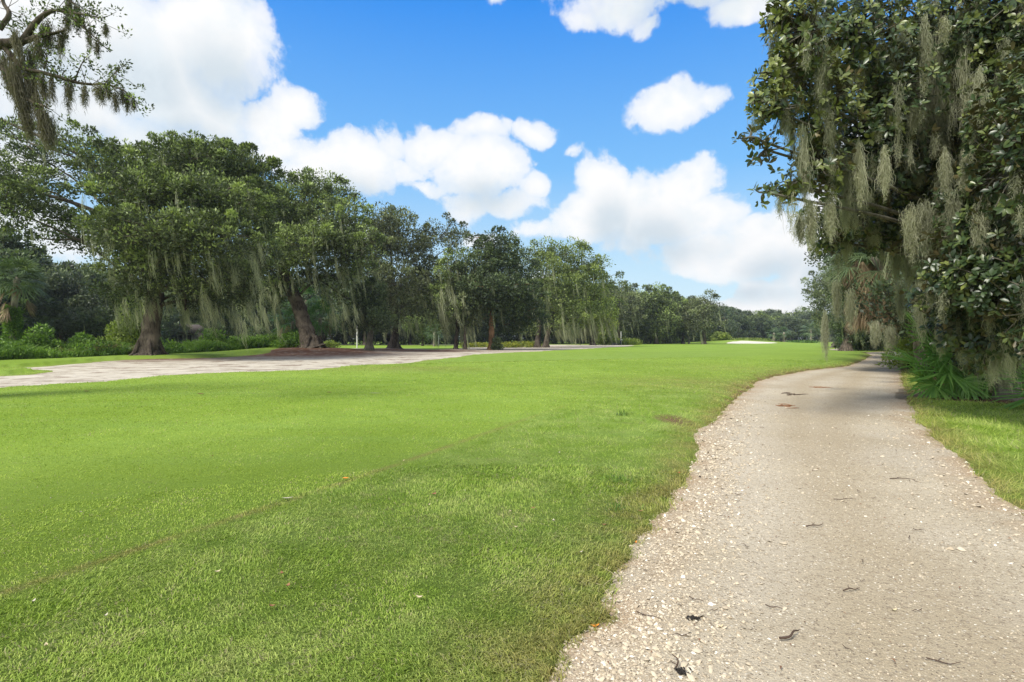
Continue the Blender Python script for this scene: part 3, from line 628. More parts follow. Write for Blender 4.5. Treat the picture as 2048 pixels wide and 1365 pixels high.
protos = [bg_proto(31, 'evergreen_oak', (M_bark, M_wood), 13, 12, PK),
          bg_proto(32, 'evergreen_oak', (M_bark, M_dark), 14, 11, [(a_, b_, -e, f_, c_ * .95, d_) for a_, b_, e, f_, c_, d_ in PK], .1),
          bg_proto(33, 'leafy_tree', (M_bark, M_oak), 12, 10, [(-.1,.8,1,1,.3,.18),(.2,.65,0,1,.36,.2),(-.3,.55,2,1,.3,.2),(0,.4,-3,1,.46,.16),(.1,.2,0,1,.4,.12)], .15, .5)]
ri = RS(77); used = [False] * 3
def bg_tree(k, px, Y, h, label, group):
    x = (px - 1024) / F * Y; z = hz_(x, Y) - .1 if Y < 480 else -.1
    s_ = h / (13, 14, 12)[k]; sc3 = (s_ * ri.uniform(.9, 1.25), s_ * ri.uniform(.9, 1.25), s_)
    if not used[k]:
        used[k] = True; o = protos[k]; o.location = (x, Y, z); o.scale = sc3; o.rotation_euler = (0, 0, ri.uniform(0, 6)); o['label'] = label; o['group'] = group; return o
    return copy_tree(protos[k], (x, Y, z), ri.uniform(0, 6), sc3, label, group)
L1 = 'dark evergreen in the wood behind the great oaks on the left'
for px, Y, h, k in [(-260,62,13,1),(-190,75,15,0),(-120,60,12,0),(-60,78,15.5,1),(-20,66,14.2,2),(30,85,14,1),(75,96,14,0),(120,80,11,1),(150,100,14.5,1),(190,92,12.2,2),(225,78,9,0),(262,88,10,1),(215,115,15,0),(300,110,11,1)]:
    bg_tree((k + 2) % 3 if px % 2 == 0 else k, px, Y, h, L1, 'trees of the wood on the far left')
L2 = 'shaded woodland tree behind the mossy row, seen between its trunks'
for px, Y, h, k in [(340,140,12,0),(390,150,13,1),(430,112,9,1),(470,145,14,0),(515,130,12,1),(560,150,14,0),(600,150,13,1),(650,145,13,0),(690,150,15,1),(730,140,13,0),(775,152,15,1),(820,150,14,0),(865,150,15,1),(905,160,16,0),(950,160,17,1),(995,165,16,0),(1040,160,15,1),(1080,175,17,0),(1125,175,16,1),(1165,185,17,0),(1205,190,17,1),(845,125,8,2),(585,118,7,1)]:
    bg_tree(k, px, Y, h * (1.3 if px < 720 else 1.12), L2, 'trees of the wood behind the row')
L3 = 'woodland tree in the mixed clump left of the lone open oak'
for px, Y, h, k in [(1250,205,19,0),(1290,210,17,1),(1335,205,17.5,0),(1345,200,15,2),(1380,215,16,1),(1262,190,9,2),(1300,185,7,2),(1330,188,8,1),(1428,220,14,0),(1372,196,12,0)]:
    bg_tree(k, px, Y, h, L3, 'trees around the lone oak')
L4 = 'far tree in the blue-green wood beyond the green'
for px, Y, h, k in [(1436,262,15,1),(1456,290,17,0),(1476,270,12.5,1),(1490,300,16,1),(1508,290,15,2),(1530,296,15.5,2),(1552,310,15,0),(1570,290,12.5,1),(1592,330,19,2),(1610,300,14.6,0),(1630,310,16,1),(1650,290,14,0),(1462,310,18,0),(1545,340,18.5,0),(1668,300,15,1),(1690,280,15,0),(1720,290,16,1),(1583,280,12,0),(1520,280,12,1),(1450,245,8,1)]:
    bg_tree(k, px, Y, h, L4, 'far trees beyond the green')
L5 = 'dense dark tree crowding behind the magnolia at the right edge'
near_ev = build_tree('evergreen_oak', L5, 'tree', 34, 30, [(1024, 739, 0), (1030, 600, 0), (1024, 480, 0)], [.3, .24, .15],
    [(1024,330,170,110,0,1),(900,420,150,110,2,1),(1150,420,150,110,-2,1),(1024,520,200,90,0,1),(930,610,130,60,-1,1),(1120,610,140,60,1,1)], (M_bark, M_dark), .26, 42, 1.0, (.25, 2.4, 14, .03, None), 'trees crowding behind the magnolia', tint=.4)
for i_, (px, Y, s_) in enumerate([(1900,31,.82),(1975,27,.9),(2060,24,1.0),(1850,42,1.0),(1935,40,1.15),(2040,36,1.2),(1830,56,1.2),(2180,19,.9)]):
    x = (px - 1024) / F * Y; z = hz_(x, Y) - .1
    if i_ == 0: near_ev.location = (x, Y, z); near_ev.scale = (s_, s_, s_)
    else: copy_tree(near_ev, (x, Y, z), i_ * 1.3, (s_, s_, s_), L5)

# ---------------------------------------------------------------- undergrowth, weeds
def line_pts(r, line, n, depth, ext=0):
    """line: [(px, Y, h)] -> n random points in a belt along it"""
    L = np.array([((px - 1024) / F * Y, Y, h) for px, Y, h in line]); seg = np.linalg.norm(np.diff(L[:, :2], axis=0), axis=1)
    cum = np.concatenate([[0], np.cumsum(seg)]); t_ = r.rand(n) * cum[-1]
    x = np.interp(t_, cum, L[:, 0]); y = np.interp(t_, cum, L[:, 1]); h = np.interp(t_, cum, L[:, 2])
    d = r.rand(n) * depth; rad_ = np.hypot(x, y); x = x + x / rad_ * d; y = y + y / rad_ * d
    return x, y, h
def thicket(name, line, depth, nclump, rc, per, ls, mat, seed, label, tint=.4):
    r = RS(seed); x, y, h = line_pts(r, line, nclump, depth)
    bump = .55 + .75 * vnoise(x / 4.0, y / 4.0, seed)
    z = H(x, y) + h * bump * r.rand(nclump) ** .8
    a_ = Acc(); clump_leaves(a_, r, np.stack([x, y, z], 1), rc * (.6 + .8 * r.rand(nclump)), per, ls, np.clip(tint + .2 * r.normal(size=nclump), 0, 1), .7)
    return tag(a_.build(name, mat), label, kind='stuff')
thicket('undergrowth', [(-420,58,4),(-150,66,4.5),(0,80,5),(150,100,6),(260,112,4.5)], 8, 1500, 1.3, 60, .42, M_oak, 51, 'dark undergrowth of the wood on the far left')
thicket('undergrowth', [(230,122,3.4),(400,132,4.5),(600,142,7),(800,150,9),(1000,160,10),(1120,172,10),(1220,185,9),(1300,200,7)], 10, 3600, 1.9, 46, .6, M_dark, 52, 'dark undergrowth behind the row of mossy oaks', .62)
thicket('undergrowth', [(1225,180,3),(1270,178,4.5),(1300,180,5),(1345,182,3),(1400,205,4),(1440,235,6)], 6, 700, 1.6, 60, .5, M_oak, 53, 'green shrubbery round the foot of the far trees', .5)
thicket('undergrowth', [(1400,230,8),(1450,262,8),(1500,280,8),(1600,296,9),(1660,280,10),(1700,250,12),(1760,200,12)], 12, 2000, 2.6, 40, .85, M_wood, 54, 'dark base of the far wood beyond the green', .3)
thicket('undergrowth', [(1680,79,2.2),(1700,79,2.8),(1740,81,3.6),(1790,85,5),(1850,90,6),(1900,92,7)], 5, 1100, .8, 70, .22, M_dark, 55, 'dark shrubs and ferns lining the bend of the path', .55)
thicket('undergrowth', [(1880,50,4.5),(1920,42,5),(1960,38,6),(2060,30,6),(2200,24,7)], 4, 1100, .8, 70, .2, M_dark, 56, 'dark shrubs on the right side of the path bend', .55)
def weeds(name, line, depth, n, w_, seed, label, mat, leafy=0):
    r = RS(seed); x, y, h = line_pts(r, line, n, depth); pch = vnoise(x / 1.6, y / 1.6, seed)
    hh = h * (.35 + .9 * pch) * (.5 + .7 * r.rand(n)); z = H(x, y)
    A_ = r.normal(size=(n, 3)) * .28; A_[:, 2] = 1; A_ = unit(A_); a_ = Acc()
    B = np.stack([x, y, z], 1); S = unit(np.cross(A_, rsph(r, n))); k_ = hh[:, None]; bend = r.normal(size=(n, 3)) * .25; bend[:, 2] = -.1
    V = np.stack([B - S * w_ / 2, B + S * w_ / 2, B + A_ * k_ * .6 + S * w_ / 2, B + A_ * k_ * .6 - S * w_ / 2, B + A_ * k_ + bend * k_], 1)
    q = np.arange(n)[:, None] * 5
    tt = np.clip(.25 + .6 * vnoise(x / 2.5, y / 2.5, seed + 3) + .15 * r.normal(size=n), 0, 1)
    a_.add(V.reshape(-1, 3), [np.hstack([q, q + 1, q + 2, q + 3]), np.hstack([q + 3, q + 2, q + 4])], np.repeat(tt, 5))
    if leafy:
        x, y, h = line_pts(r, line, leafy, depth); b_ = vnoise(x / 3, y / 3, seed + 9)
        z = H(x, y) + h * (.2 + .9 * b_) * r.rand(leafy)
        clump_leaves(a_, r, np.stack([x, y, z], 1), .3 + .25 * r.rand(leafy), 40, .2, np.clip(.45 + .25 * r.normal(size=leafy), 0, 1), .7)
    return tag(a_.build(name, mat), label, kind='stuff')
weeds('tall_grass', [(-420,27,1.2),(-200,31,1.2),(0,38,1.35),(120,41.5,1.3),(250,46,1.2)], 6, 16000, .05, 61, 'tall bright green weeds behind the lawn strip at the far left', M_weed, 700)
M_reed = foliage('reed_foliage', (.09, .12, .03), (.19, .2, .07), (.34, .28, .14), trans=.3)
weeds('reeds', [(110,43,1.3),(180,44.5,1.4),(290,49,1.3)], 3, 9000, .05, 62, 'brownish reeds and dry grass left of the big oak trunk', M_reed)
weeds('tall_grass', [(290,50,1.2),(380,55,1.3),(470,61,1.5),(560,70,1.8),(605,72,1.9)], 6, 15000, .06, 63, 'bright green weeds between the two great oaks', M_weed, 700)
def shrub(name, label, px, Y, w_, h_, mat, seed, ls=.25, rc=.4, n=40, per=70, tint=.5, group=None, cat='shrub'):
    r = RS(seed); x = (px - 1024) / F * Y; z0 = hz_(x, Y); root = thing(name, label, cat, (x, Y, z0), group)
    d = rsph(r, n); d[:, 2] = np.abs(d[:, 2]); q = (.35 + .65 * r.rand(n))[:, None]
    C = np.array([x, Y, z0]) + d * q * np.array([w_ / 2, w_ / 2, h_]) + np.array([0, 0, .12])
    st = Acc()
    for c in C[:14]: tube(st, catmull([(x + r.normal() * .06, Y + r.normal() * .06, z0 - .05), (np.array([x, Y, z0]) + c) / 2 + r.normal(size=3) * .08, c], 3), [.03, .01], 4, cap=False)
    st.build('stem', M_bark, root)
    a_ = Acc(); clump_leaves(a_, r, C, rc * (.7 + .6 * r.rand(n)), per, ls, np.clip(tint + .18 * r.normal(size=n), 0, 1), .8); a_.build('foliage', mat, root)
    return root
shrub('shrub', 'bright green bush at the left foot of the leaning oak mound', 590, 66, 4.6, 1.6, M_weed, 71, .24, .5, 60)
shrub('shrub', 'small yellow-green bush right of the leaning oak trunk', 659, 78, 2.4, 1.0, M_lime, 72, .2, .35, 24)
shrub('shrub', 'dark shrub in the weeds between the two great oaks', 520, 72, 4.5, 3.0, M_dark, 73, .26, .6, 60)
shrub('shrub', 'leafy green sapling rising from the weeds right of the big oak trunk', 428, 62, 2.6, 2.4, M_weed, 74, .24, .45, 40)
shrub('shrub', 'big light green bush just left of the big oak trunk', 258, 58, 5.4, 5.6, M_lime, 75, .28, .8, 90, 80, .35)
shrub('shrub', 'bright bush topping the weeds beside the vine-covered palm', 82, 44, 3.0, 2.2, M_weed, 76, .22, .45, 50)
shrub('shrub', 'rounded green shrub in the reeds left of the big oak', 168, 46, 2.2, 1.6, M_weed, 77, .2, .35, 40)
shrub('shrub', 'dark little shrub at the foot of the reddish trunk', 993, 79, 1.3, 1.5, M_dark, 78, .3, .35, 22)
shrub('shrub', 'rounded light green bush left of the white bunker', 1444, 195, 6.6, 2.9, M_lime, 79, .5, 1.0, 60, 70, .4)
shrub('shrub', 'light green shrub behind the black bin at the sand tip', 1235, 150, 4.0, 1.6, M_lime, 80, .3, .5, 40, 60, .4)
shrub('shrub', 'young spreading tree with yellow-green leaves under the grey twiggy oak', 1212, 152, 7, 7, M_lime, 81, .5, 1.1, 60, 70, .3)
for q_, (px, Y, w_, h_) in enumerate([(1018,104,9,.6),(1048,110,8,.7),(960,108,9,.5)]):
    shrub('ground_cover_patch', 'low patch of yellow-green groundcover between the trunks at the back of the sand', px, Y, w_, h_, foliage('yellow_cover', (.10,.13,.02), (.18,.22,.03), (.30,.31,.04)) if q_ == 0 else bpy.data.materials['yellow_cover'], 82 + q_, .3, .4, 60, 50, .5, 'yellow groundcover patches', 'groundcover')
def tuft(name, label, px, Y, w_, h_, n, bw, mat, seed, tint=.5, group=None):
    r = RS(seed); x = (px - 1024) / F * Y; z0 = hz_(x, Y); a_ = Acc()
    B = np.stack([x + r.normal(size=n) * w_ * .18, Y + r.normal(size=n) * w_ * .18, np.full(n, z0 - .01)], 1)
    th_ = r.rand(n) * 6.283; el = rad(25) + r.rand(n) ** .7 * rad(60); D = np.stack([np.cos(th_) * np.cos(el), np.sin(th_) * np.cos(el), np.sin(el)], 1)
    L = h_ * (.6 + .6 * r.rand(n)); S = unit(np.cross(D, [0, 0, 1])); rows = []
    for u, wd in ((0, .6), (.35, 1), (.7, .7), (1, .05)):
        c = B + D * (L * u)[:, None] + np.outer(L * u * u * -.35, [0, 0, 1]); rows += [c - S * bw * wd / 2, c + S * bw * wd / 2]
    V = np.stack(rows, 1).reshape(-1, 3); b = (np.arange(n) * 8)[:, None] + np.array([0, 2, 4]); b = b.ravel()
    a_.add(V, np.stack([b, b + 1, b + 3, b + 2], -1), np.repeat(np.clip(tint + .22 * r.normal(size=n), 0, 1), 8))
    tube(a_, [(x, Y, z0 - .08), (x, Y, z0 - .05), (x, Y, z0 - .01)], [w_ * .3, w_ * .3, w_ * .05], 8, t=tint)
    o = a_.build(name, mat); tag(o, label, 'grass', group); return o
tuft('ornamental_grass', 'fountain-like yellow-green grass clump right of the black bin', 1257, 148, 6.0, 2.6, 1400, .10, M_lime, 91, .55)
tuft('ornamental_grass', 'low mound of long grass on top of the bunker hump', 1497, 196, 16, 2.0, 2200, .14, M_lime, 92, .4)
tuft('ornamental_grass', 'long dark green grass tuft far out on the fairway', 1606, 215, 12, 1.6, 1600, .14, M_weed, 93, .35)
tuft('grass_tuft', 'bright long-bladed grass tuft standing above the mown rough near the path', 1243, 6.2, .5, .17, 60, .009, M_weed, 94, .6)
tuft('grass_tuft', 'second smaller long-bladed tuft just below the first one', 1232, 5.25, .36, .13, 40, .008, M_weed, 95, .6)
tuft('grass_tuft', 'small leafy weed tuft at the fairway rough line', 1245, 11.0, .5, .16, 40, .012, M_weed, 96, .3)

# ---------------------------------------------------------------- palms and palmettos
def fan(acc, r, O, D, R, nb=20, spread=105, droop=.3, bw=.05, t=.5, up=None):
    """one fan leaf: nb pointed blades spreading from O about direction D"""
    D = np.asarray(D, float); D = D / np.linalg.norm(D); u0 = np.array([0, 0, 1.]) if up is None else np.asarray(up, float)
    S = np.cross(D, u0 + r.normal(size=3) * .25); S /= np.linalg.norm(S); N = np.cross(S, D)
    ph = np.linspace(-1, 1, nb) * rad(spread) + r.normal(size=nb) * .04; L = R * (1 - .28 * np.abs(ph / rad(spread)) ** 1.5) * (.9 + .2 * r.rand(nb))
    Bd = D[None] * np.cos(ph)[:, None] + S[None] * np.sin(ph)[:, None] + N[None] * (.12 + .1 * r.normal(size=nb))[:, None]; Bd = unit(Bd)
    Sb = unit(np.cross(Bd, N[None])); rows = []
    for u, wd in ((.03, .25), (.35, 1), (.7, .75), (1, .04)):
        c = np.asarray(O)[None] + Bd * (L * u)[:, None] - np.outer(L * u ** 2.2 * droop * (.7 + .6 * r.rand(nb)), [0, 0, 1])
        rows += [c - Sb * bw * wd / 2, c + N * bw * wd * .22, c + Sb * bw * wd / 2]
    V = np.stack(rows, 1).reshape(-1, 3); b = ((np.arange(nb) * 12)[:, None] + np.array([0, 3, 6])).ravel()
    acc.add(V, [np.stack([b, b + 1, b + 4, b + 3], -1), np.stack([b + 1, b + 2, b + 5, b + 4], -1)], np.repeat(np.clip(t + .12 * r.normal(size=nb), 0, 1), 12))
def palm(label, px, Y, h, seed, R=1.1, nf=34, skirt=0, lean=0.0, tr=.17, nb=18, vine=False, bw=.06, group=None, tint=.5, mat=None, pl=1.0):
    r = RS(seed); x = (px - 1024) / F * Y; z0 = hz_(x, Y); root = thing('sabal_palm', label, 'palm', (x, Y, z0), group)
    top = np.array([x + lean, Y, z0 + h]); a_ = Acc(); tube(a_, catmull([(x, Y, z0 - .1), (x + lean * .25, Y, z0 + h * .5), top], 8), [tr * 1.3, tr, tr * .95], 9, .06, r); a_.build('trunk', M_palmtr, root, True)
    a_ = Acc(); pt = Acc()
    for k_ in range(nf):
        az = k_ * 2.4 + r.normal() * .2; el = rad(80 - 115 * (k_ + .5) / nf + r.normal() * 6); Lp = R * pl * (.75 + .3 * r.rand())
        D = np.array([math.cos(az) * math.cos(el), math.sin(az) * math.cos(el), math.sin(el)]); e = top + D * Lp + np.array([0, 0, -.12 * Lp])
        tube(pt, [top, top + D * Lp * .55, e], [.025, .015], 4, cap=False)
        fan(a_, r, e, D + np.array([0, 0, -.25]), R * (.85 + .3 * r.rand()), nb, 100, .35, bw, tint)
    pt.build('petioles', M_palm, root); a_.build('fronds', mat or M_palm, root)
    if skirt:
        a_ = Acc()
        for k_ in range(skirt):
            az = r.rand() * 6.283; u = r.rand(); e = top + np.array([math.cos(az) * (.25 + .5 * R * (1 - u * .6)), math.sin(az) * (.25 + .5 * R * (1 - u * .6)), -.15 - u * R * 1.9])
            fan(a_, r, e, np.array([math.cos(az) * .35, math.sin(az) * .35, -1]), R * .85, nb, 38, .1, bw * .8, r.uniform(.2, .9), up=(math.cos(az), math.sin(az), .2))
        a_.build('dead_fronds', M_dead, root)
    if vine:
        n = 260; u = r.rand(n); az = r.rand(n) * 6.283; P = np.stack([x + np.cos(az) * tr * 1.5, Y + np.sin(az) * tr * 1.5, z0 + u * h * .62], 1); a_ = Acc()
        clump_leaves(a_, r, P, .28 + .14 * r.rand(n) * (1.3 - u), 34, .16, np.clip(.5 + .2 * r.normal(size=n), 0, 1)); a_.build('vine', M_weed, root)
    return root
palm('tall sabal palm with bright green vine climbing its trunk at the far left', 25, 46, 6.3, 101, 1.35, 40, 10, .35, .22, 18, True, .07)
palm('small dark fan palm behind the leaning oak on its left side', 585, 70, 3.2, 102, 1.7, 20, 4, 0, .2, 16, bw=.09, mat=M_pmto, tint=.1)
palm('small dark fan palm behind the leaning oak on its right side', 640, 71, 3.6, 103, 1.7, 20, 2, 0, .2, 16, bw=.09, mat=M_pmto, tint=.1)
palm('dark sabal palm standing over the small fan palms', 612, 72, 6.0, 104, 1.7, 20, 0, 0, .2, 16, bw=.09, mat=M_pmto, tint=.1)
palm('shaded sabal palm right of the mossy oak, in front of the wood', 868, 118, 3.0, 105, 1.5, 18, 0, 0, .22, 14, bw=.1, tint=.2)
palm('tall thin sabal palm with pale bare trunk left of the lone oak', 1378, 178, 12.4, 106, 1.7, 26, 6, .3, .30, 12, bw=.14)
palm('distant sabal palm with thin pale trunk right of the lone oak', 1449, 230, 13, 107, 1.8, 22, 5, 0, .3, 12, bw=.16)
palm('wide-crowned distant palm right of the shelter beyond the green', 1622, 245, 5.4, 108, 3.0, 26, 0, 0, .35, 12, bw=.2, tint=.6)
palm('distant palm with stout pale trunk at the left of the shelter', 1548, 245, 3.8, 109, 2.2, 18, 0, 0, .5, 12, bw=.2, tint=.4)
palm('distant palm with stout pale trunk at the right of the shelter', 1568, 243, 4.0, 110, 2.2, 18, 0, 0, .5, 12, bw=.2, tint=.4)
sk = palm('sabal palm with a long skirt of dead brown fronds hanging over the path bend', 1846, 27, 5.5, 111, 1.35, 30, 170, -2.35, .2, 26, bw=.04, tint=.6)

def palmetto(label, px, Y, seed, fans, group='saw palmettos under the magnolia'):
    """fans: (px, py, dY, R, direction px, direction py) of every leaf read off the photo"""
    r = RS(seed); x = (px - 1024) / F * Y; z0 = hz_(x, Y); root = thing('saw_palmetto', label, 'palmetto', (x, Y, z0), group); a_ = Acc(); p_ = Acc()
    for (fx, fy, dy, R, dx, dz) in fans:
        O = at(fx, fy, Y + dy); O[2] = max(O[2], z0 + .15); D = np.array([dx, -.35 + .3 * r.normal(), -dz]); b = np.array([x, Y, z0])
        tube(p_, catmull([b, (b + O) / 2 + np.array([0, 0, .12]), O], 4), [.012, .008], 5)
        fan(a_, r, O, D, R * 1.2, 26, 115, .10, .056, .55 + .16 * r.rand(), up=(r.normal() * .2, -.8, .7))
    p_.build('stalks', M_pmto, root); a_.build('leaves', M_pmto, root); return root
palmetto('big saw palmetto spilling onto the path edge, leftmost of the clump', 1880, 16.2, 121,
    [(1896,745,-1.2,1.1,-1,.1),(1850,758,-1.0,.8,-1,.1),(1870,712,-.8,1.25,-1,-.3),(1862,700,-.4,1.15,-.9,-.5),(1880,690,-.2,1.2,-.55,-1),(1905,690,0,1.1,-.1,-1),(1925,725,-.6,.9,.5,-.5),(1870,770,-1.2,.75,-.8,.5),(1910,765,-1.0,.75,-.1,.8),(1842,730,-.6,.95,-1,-.1),(1900,715,-1.0,1.0,-.8,-.6),(1935,760,-1.1,.7,.6,.5),(1878,672,-.4,1.2,-.3,-1),(1856,680,-.4,1.15,-.7,-.8),(1900,668,-.2,1.1,.1,-1)])
palmetto('saw palmetto in deep shade between the clump and the mossy trunk', 1950, 15.8, 122,
    [(1975,750,-.3,.95,-1,.1),(1985,755,-.4,.9,.3,.6),(1960,740,0,1.0,-.6,-.4),(1935,750,.1,.9,-1,.2),(1950,755,-.1,.8,0,.6),(1990,740,.2,.9,.6,-.4),(1920,760,.2,.7,-.6,.5)])
palmetto('saw palmetto cut by the right picture edge, beside the mossy trunk', 2070, 13.0, 123,
    [(2060,720,-.3,1.0,-1,0),(2080,740,0,.9,-.9,.2),(2070,765,-.3,1.0,-1,.2),(2085,790,-.4,.9,-.8,.6),(2065,700,.2,.9,-.6,-.6),(2100,730,0,.9,.6,-.4)])
for i_, (px, Y, l_) in enumerate([(1700,77,'small dark palmetto at the left end of the bend shrubs'),(1735,78,'middle palmetto under the bend shrubs'),(1770,80,'palmetto under the bend shrubs nearest the path')]):
    palmetto(l_, px, Y, 130 + i_, [(px - 14, 678, 0, 1.2, -1, -.3), (px + 14, 680, 0, 1.2, 1, -.3), (px, 672, 0, 1.2, 0, -1), (px - 6, 684, -.5, 1.2, -.5, .3), (px + 7, 684, -.5, 1.1, .5, .3)], 'palmettos at the bend')
shrub('shrub', 'bright lime-green leafy shrub behind the palmetto clump', 1822, 30, 2.6, 1.9, M_lime, 141, .14, .3, 50, 60, .95)
shrub('shrub', 'small lime-green climber glowing in front of the bend shrubs', 1706, 76, 1.8, 3.6, M_lime, 142, .2, .25, 16, 40, .95)

# ---------------------------------------------------------------- the magnolia
def rosettes(acc, r, P, A, Lm, tint, nl=8):
    n = len(P); idx = np.repeat(np.arange(n), nl); m = n * nl; A = unit(A); a = A[idx]
    U = unit(np.cross(A, rsph(r, n)))[idx]; W = np.cross(a, U); ph = (np.tile(np.arange(nl), n) * 2.4 + r.normal(size=m) * .3)
    th_ = rad(38) + rad(52) * r.rand(m); rad_d = U * np.cos(ph)[:, None] + W * np.sin(ph)[:, None]
    D = a * np.cos(th_)[:, None] + rad_d * np.sin(th_)[:, None]; N = unit(a * np.sin(th_)[:, None] - rad_d * np.cos(th_)[:, None]); S = -np.cross(D, N)
    L = (Lm * (.65 + .6 * r.rand(m)))[:, None]; wd = L * (.40 + .1 * r.rand(m))[:, None]; P0 = P[idx] + D * .02 - a * (.08 * r.rand(m))[:, None]
    cols = [P0]
    for u, q in ((.3, .78), (.66, 1.0)):
        c = P0 + D * L * u - N * L * .10 * u * u
        cols += [c - S * wd * q / 2 + N * wd * .10, c, c + S * wd * q / 2 + N * wd * .10]
    cols.append(P0 + D * L - N * L * .14)
    V = np.stack(cols, 1).reshape(-1, 3); b = (np.arange(m) * 8)[:, None]
    tri = np.concatenate([b + np.array(x) for x in ((0, 1, 2), (0, 2, 3), (4, 7, 5), (5, 7, 6))]); quad = np.concatenate([b + np.array(x) for x in ((1, 4, 5, 2), (2, 5, 6, 3))])
    acc.add(V, [tri, quad], np.repeat(np.clip(tint[idx] + .12 * r.normal(size=m), 0, 1), 8))
def magnolia(label, base, seed, trunk_top, blobs, dens, Lm, mossc, tr=.24):
    r = RS(seed); bx, by = base; z0 = hz_(bx, by); root = thing('magnolia_tree', label, 'tree', (bx, by, z0)); wood = Acc(); P = []; A = []; TT = []
    tp = catmull([(bx, by, z0 - .2), (bx + .1, by, z0 + 2), tuple(np.array(trunk_top) * [1, 1, .55] + [.1, 0, 0]), trunk_top], 8)
    tube(wood, tp, np.interp(np.linspace(0, 1, len(tp)), [0, .08, .3, 1], [tr * 1.5, tr * 1.1, tr, tr * .4]), 14, .08, r)
    for (px, py, Y, rx, ry, fill) in blobs:
        c = at(px, py, Y); k_ = Y / F; ax = np.array([rx * k_, (rx + ry) / 2 * k_, ry * k_]); m = max(6, int(fill * dens * (ax[0] * ax[1] * ax[2]) ** .75))
        d = rsph(r, m); q = (r.rand(m) ** .4)[:, None]; pts = c + d * q * ax; pts = pts[pts[:, 2] > .25]; d = d[:len(pts)] if len(pts) == m else unit(pts - c)
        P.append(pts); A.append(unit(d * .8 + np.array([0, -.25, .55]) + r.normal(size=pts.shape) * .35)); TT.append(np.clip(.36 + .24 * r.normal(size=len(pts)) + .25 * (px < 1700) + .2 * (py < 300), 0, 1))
        s0 = tp[np.argmin(np.abs(tp[:, 2] - max(1.2, c[2] * .75)))]; mid = (s0 + c) / 2 + r.normal(size=3) * .2 + np.array([0, 0, .3])
        lp = catmull([s0, mid, c], 8); tube(wood, lp, [.075, .04, .02], 7, .06, r)
        for e in pts[r.choice(len(pts), min(len(pts), 14 + len(pts) // 5), replace=False)]:
            st = lp[np.argmin(np.linalg.norm(lp - e, axis=1) + .06 * np.arange(len(lp))[::-1])]; md = (st + e) / 2 + r.normal(size=3) * .1 * np.linalg.norm(e - st)
            tube(wood, catmull([st, md, e], 3), [.022, .007], 4, cap=False)
    wood.build('trunk', M_barkg, root, True); P = np.concatenate(P); A = np.concatenate(A); TT = np.concatenate(TT)
    lf = Acc(); rosettes(lf, r, P, A, Lm, TT); lf.build('crown', M_mag, root)
    ma = Acc()
    if mossc:
        mossc = [(px, py, Y + (1.1 if px > 1700 and py < 350 else 0), l_, w_ * .8) for px, py, Y, l_, w_ in mossc]
        for _ in range(30): mossc.append((r.uniform(1550, 1960), r.uniform(20, 330), r.uniform(10.2, 11.6), r.uniform(45, 150), r.uniform(8, 17)))
        C = np.array([at(px, py, Y) for px, py, Y, l_, w_ in mossc]); Ls = np.array([l_ * Y / F for px, py, Y, l_, w_ in mossc]); ws = np.array([w_ * Y / F * .5 for px, py, Y, l_, w_ in mossc])
        moss_clumps(ma, r, C, Ls, ws * .85, 200, .0065, (.04, 0, 0), 12, .020, .6, 5)
        sel = P[r.rand(len(P)) < .035]; moss_clumps(ma, r, sel - np.array([0, 0, .05]), .25 + .8 * r.rand(len(sel)) ** 1.5, .05 + .08 * r.rand(len(sel)), 44, .0065, (.04, 0, 0), 8, .020, .6, 4)
        tag(ma.build('spanish_moss', M_mossn, root), kind='stuff')
    return root
MB = [(1600,70,10,70,90,1),(1570,30,10,50,60,.9),(1560,150,10,55,60,.9),(1545,220,9.8,60,55,.8),(1510,205,9.6,34,26,.5),(1500,275,9.6,32,18,.45),(1530,300,9.8,40,30,.6),(1640,200,10.5,80,100,1),(1640,330,10.5,60,70,.9),(1530,385,9.6,34,22,.6),(1580,370,10,50,36,.8),
      (1700,60,11,110,110,1),(1760,200,11.5,120,120,1),(1740,330,12,120,90,1),(1870,80,12,150,130,1),(1880,250,12.5,150,130,1),(2000,60,11,120,120,1),(2010,220,11,120,130,1),(1690,430,12.5,90,50,.9),(1660,480,13,50,34,.7),(1850,400,13,130,80,1),(2000,370,10.5,110,90,1),
      (1980,470,10.5,120,70,1.3),(1920,540,10.2,70,60,1.2),(1985,690,10.6,60,44,.9),(2030,560,9.6,70,90,1.2),(1990,560,10,110,80,1.2),(1900,580,11,80,60,1.1),(1895,630,15.5,70,46,1),(1960,650,11,100,60,1.2),(2040,640,10,60,70,1.1),(1950,700,15.2,56,40,1),(1975,700,12,60,50,1),(1850,590,17,50,50,.9),(1780,460,13,80,50,.9),(2090,300,9,100,260,1),(2110,600,9,90,140,1)]
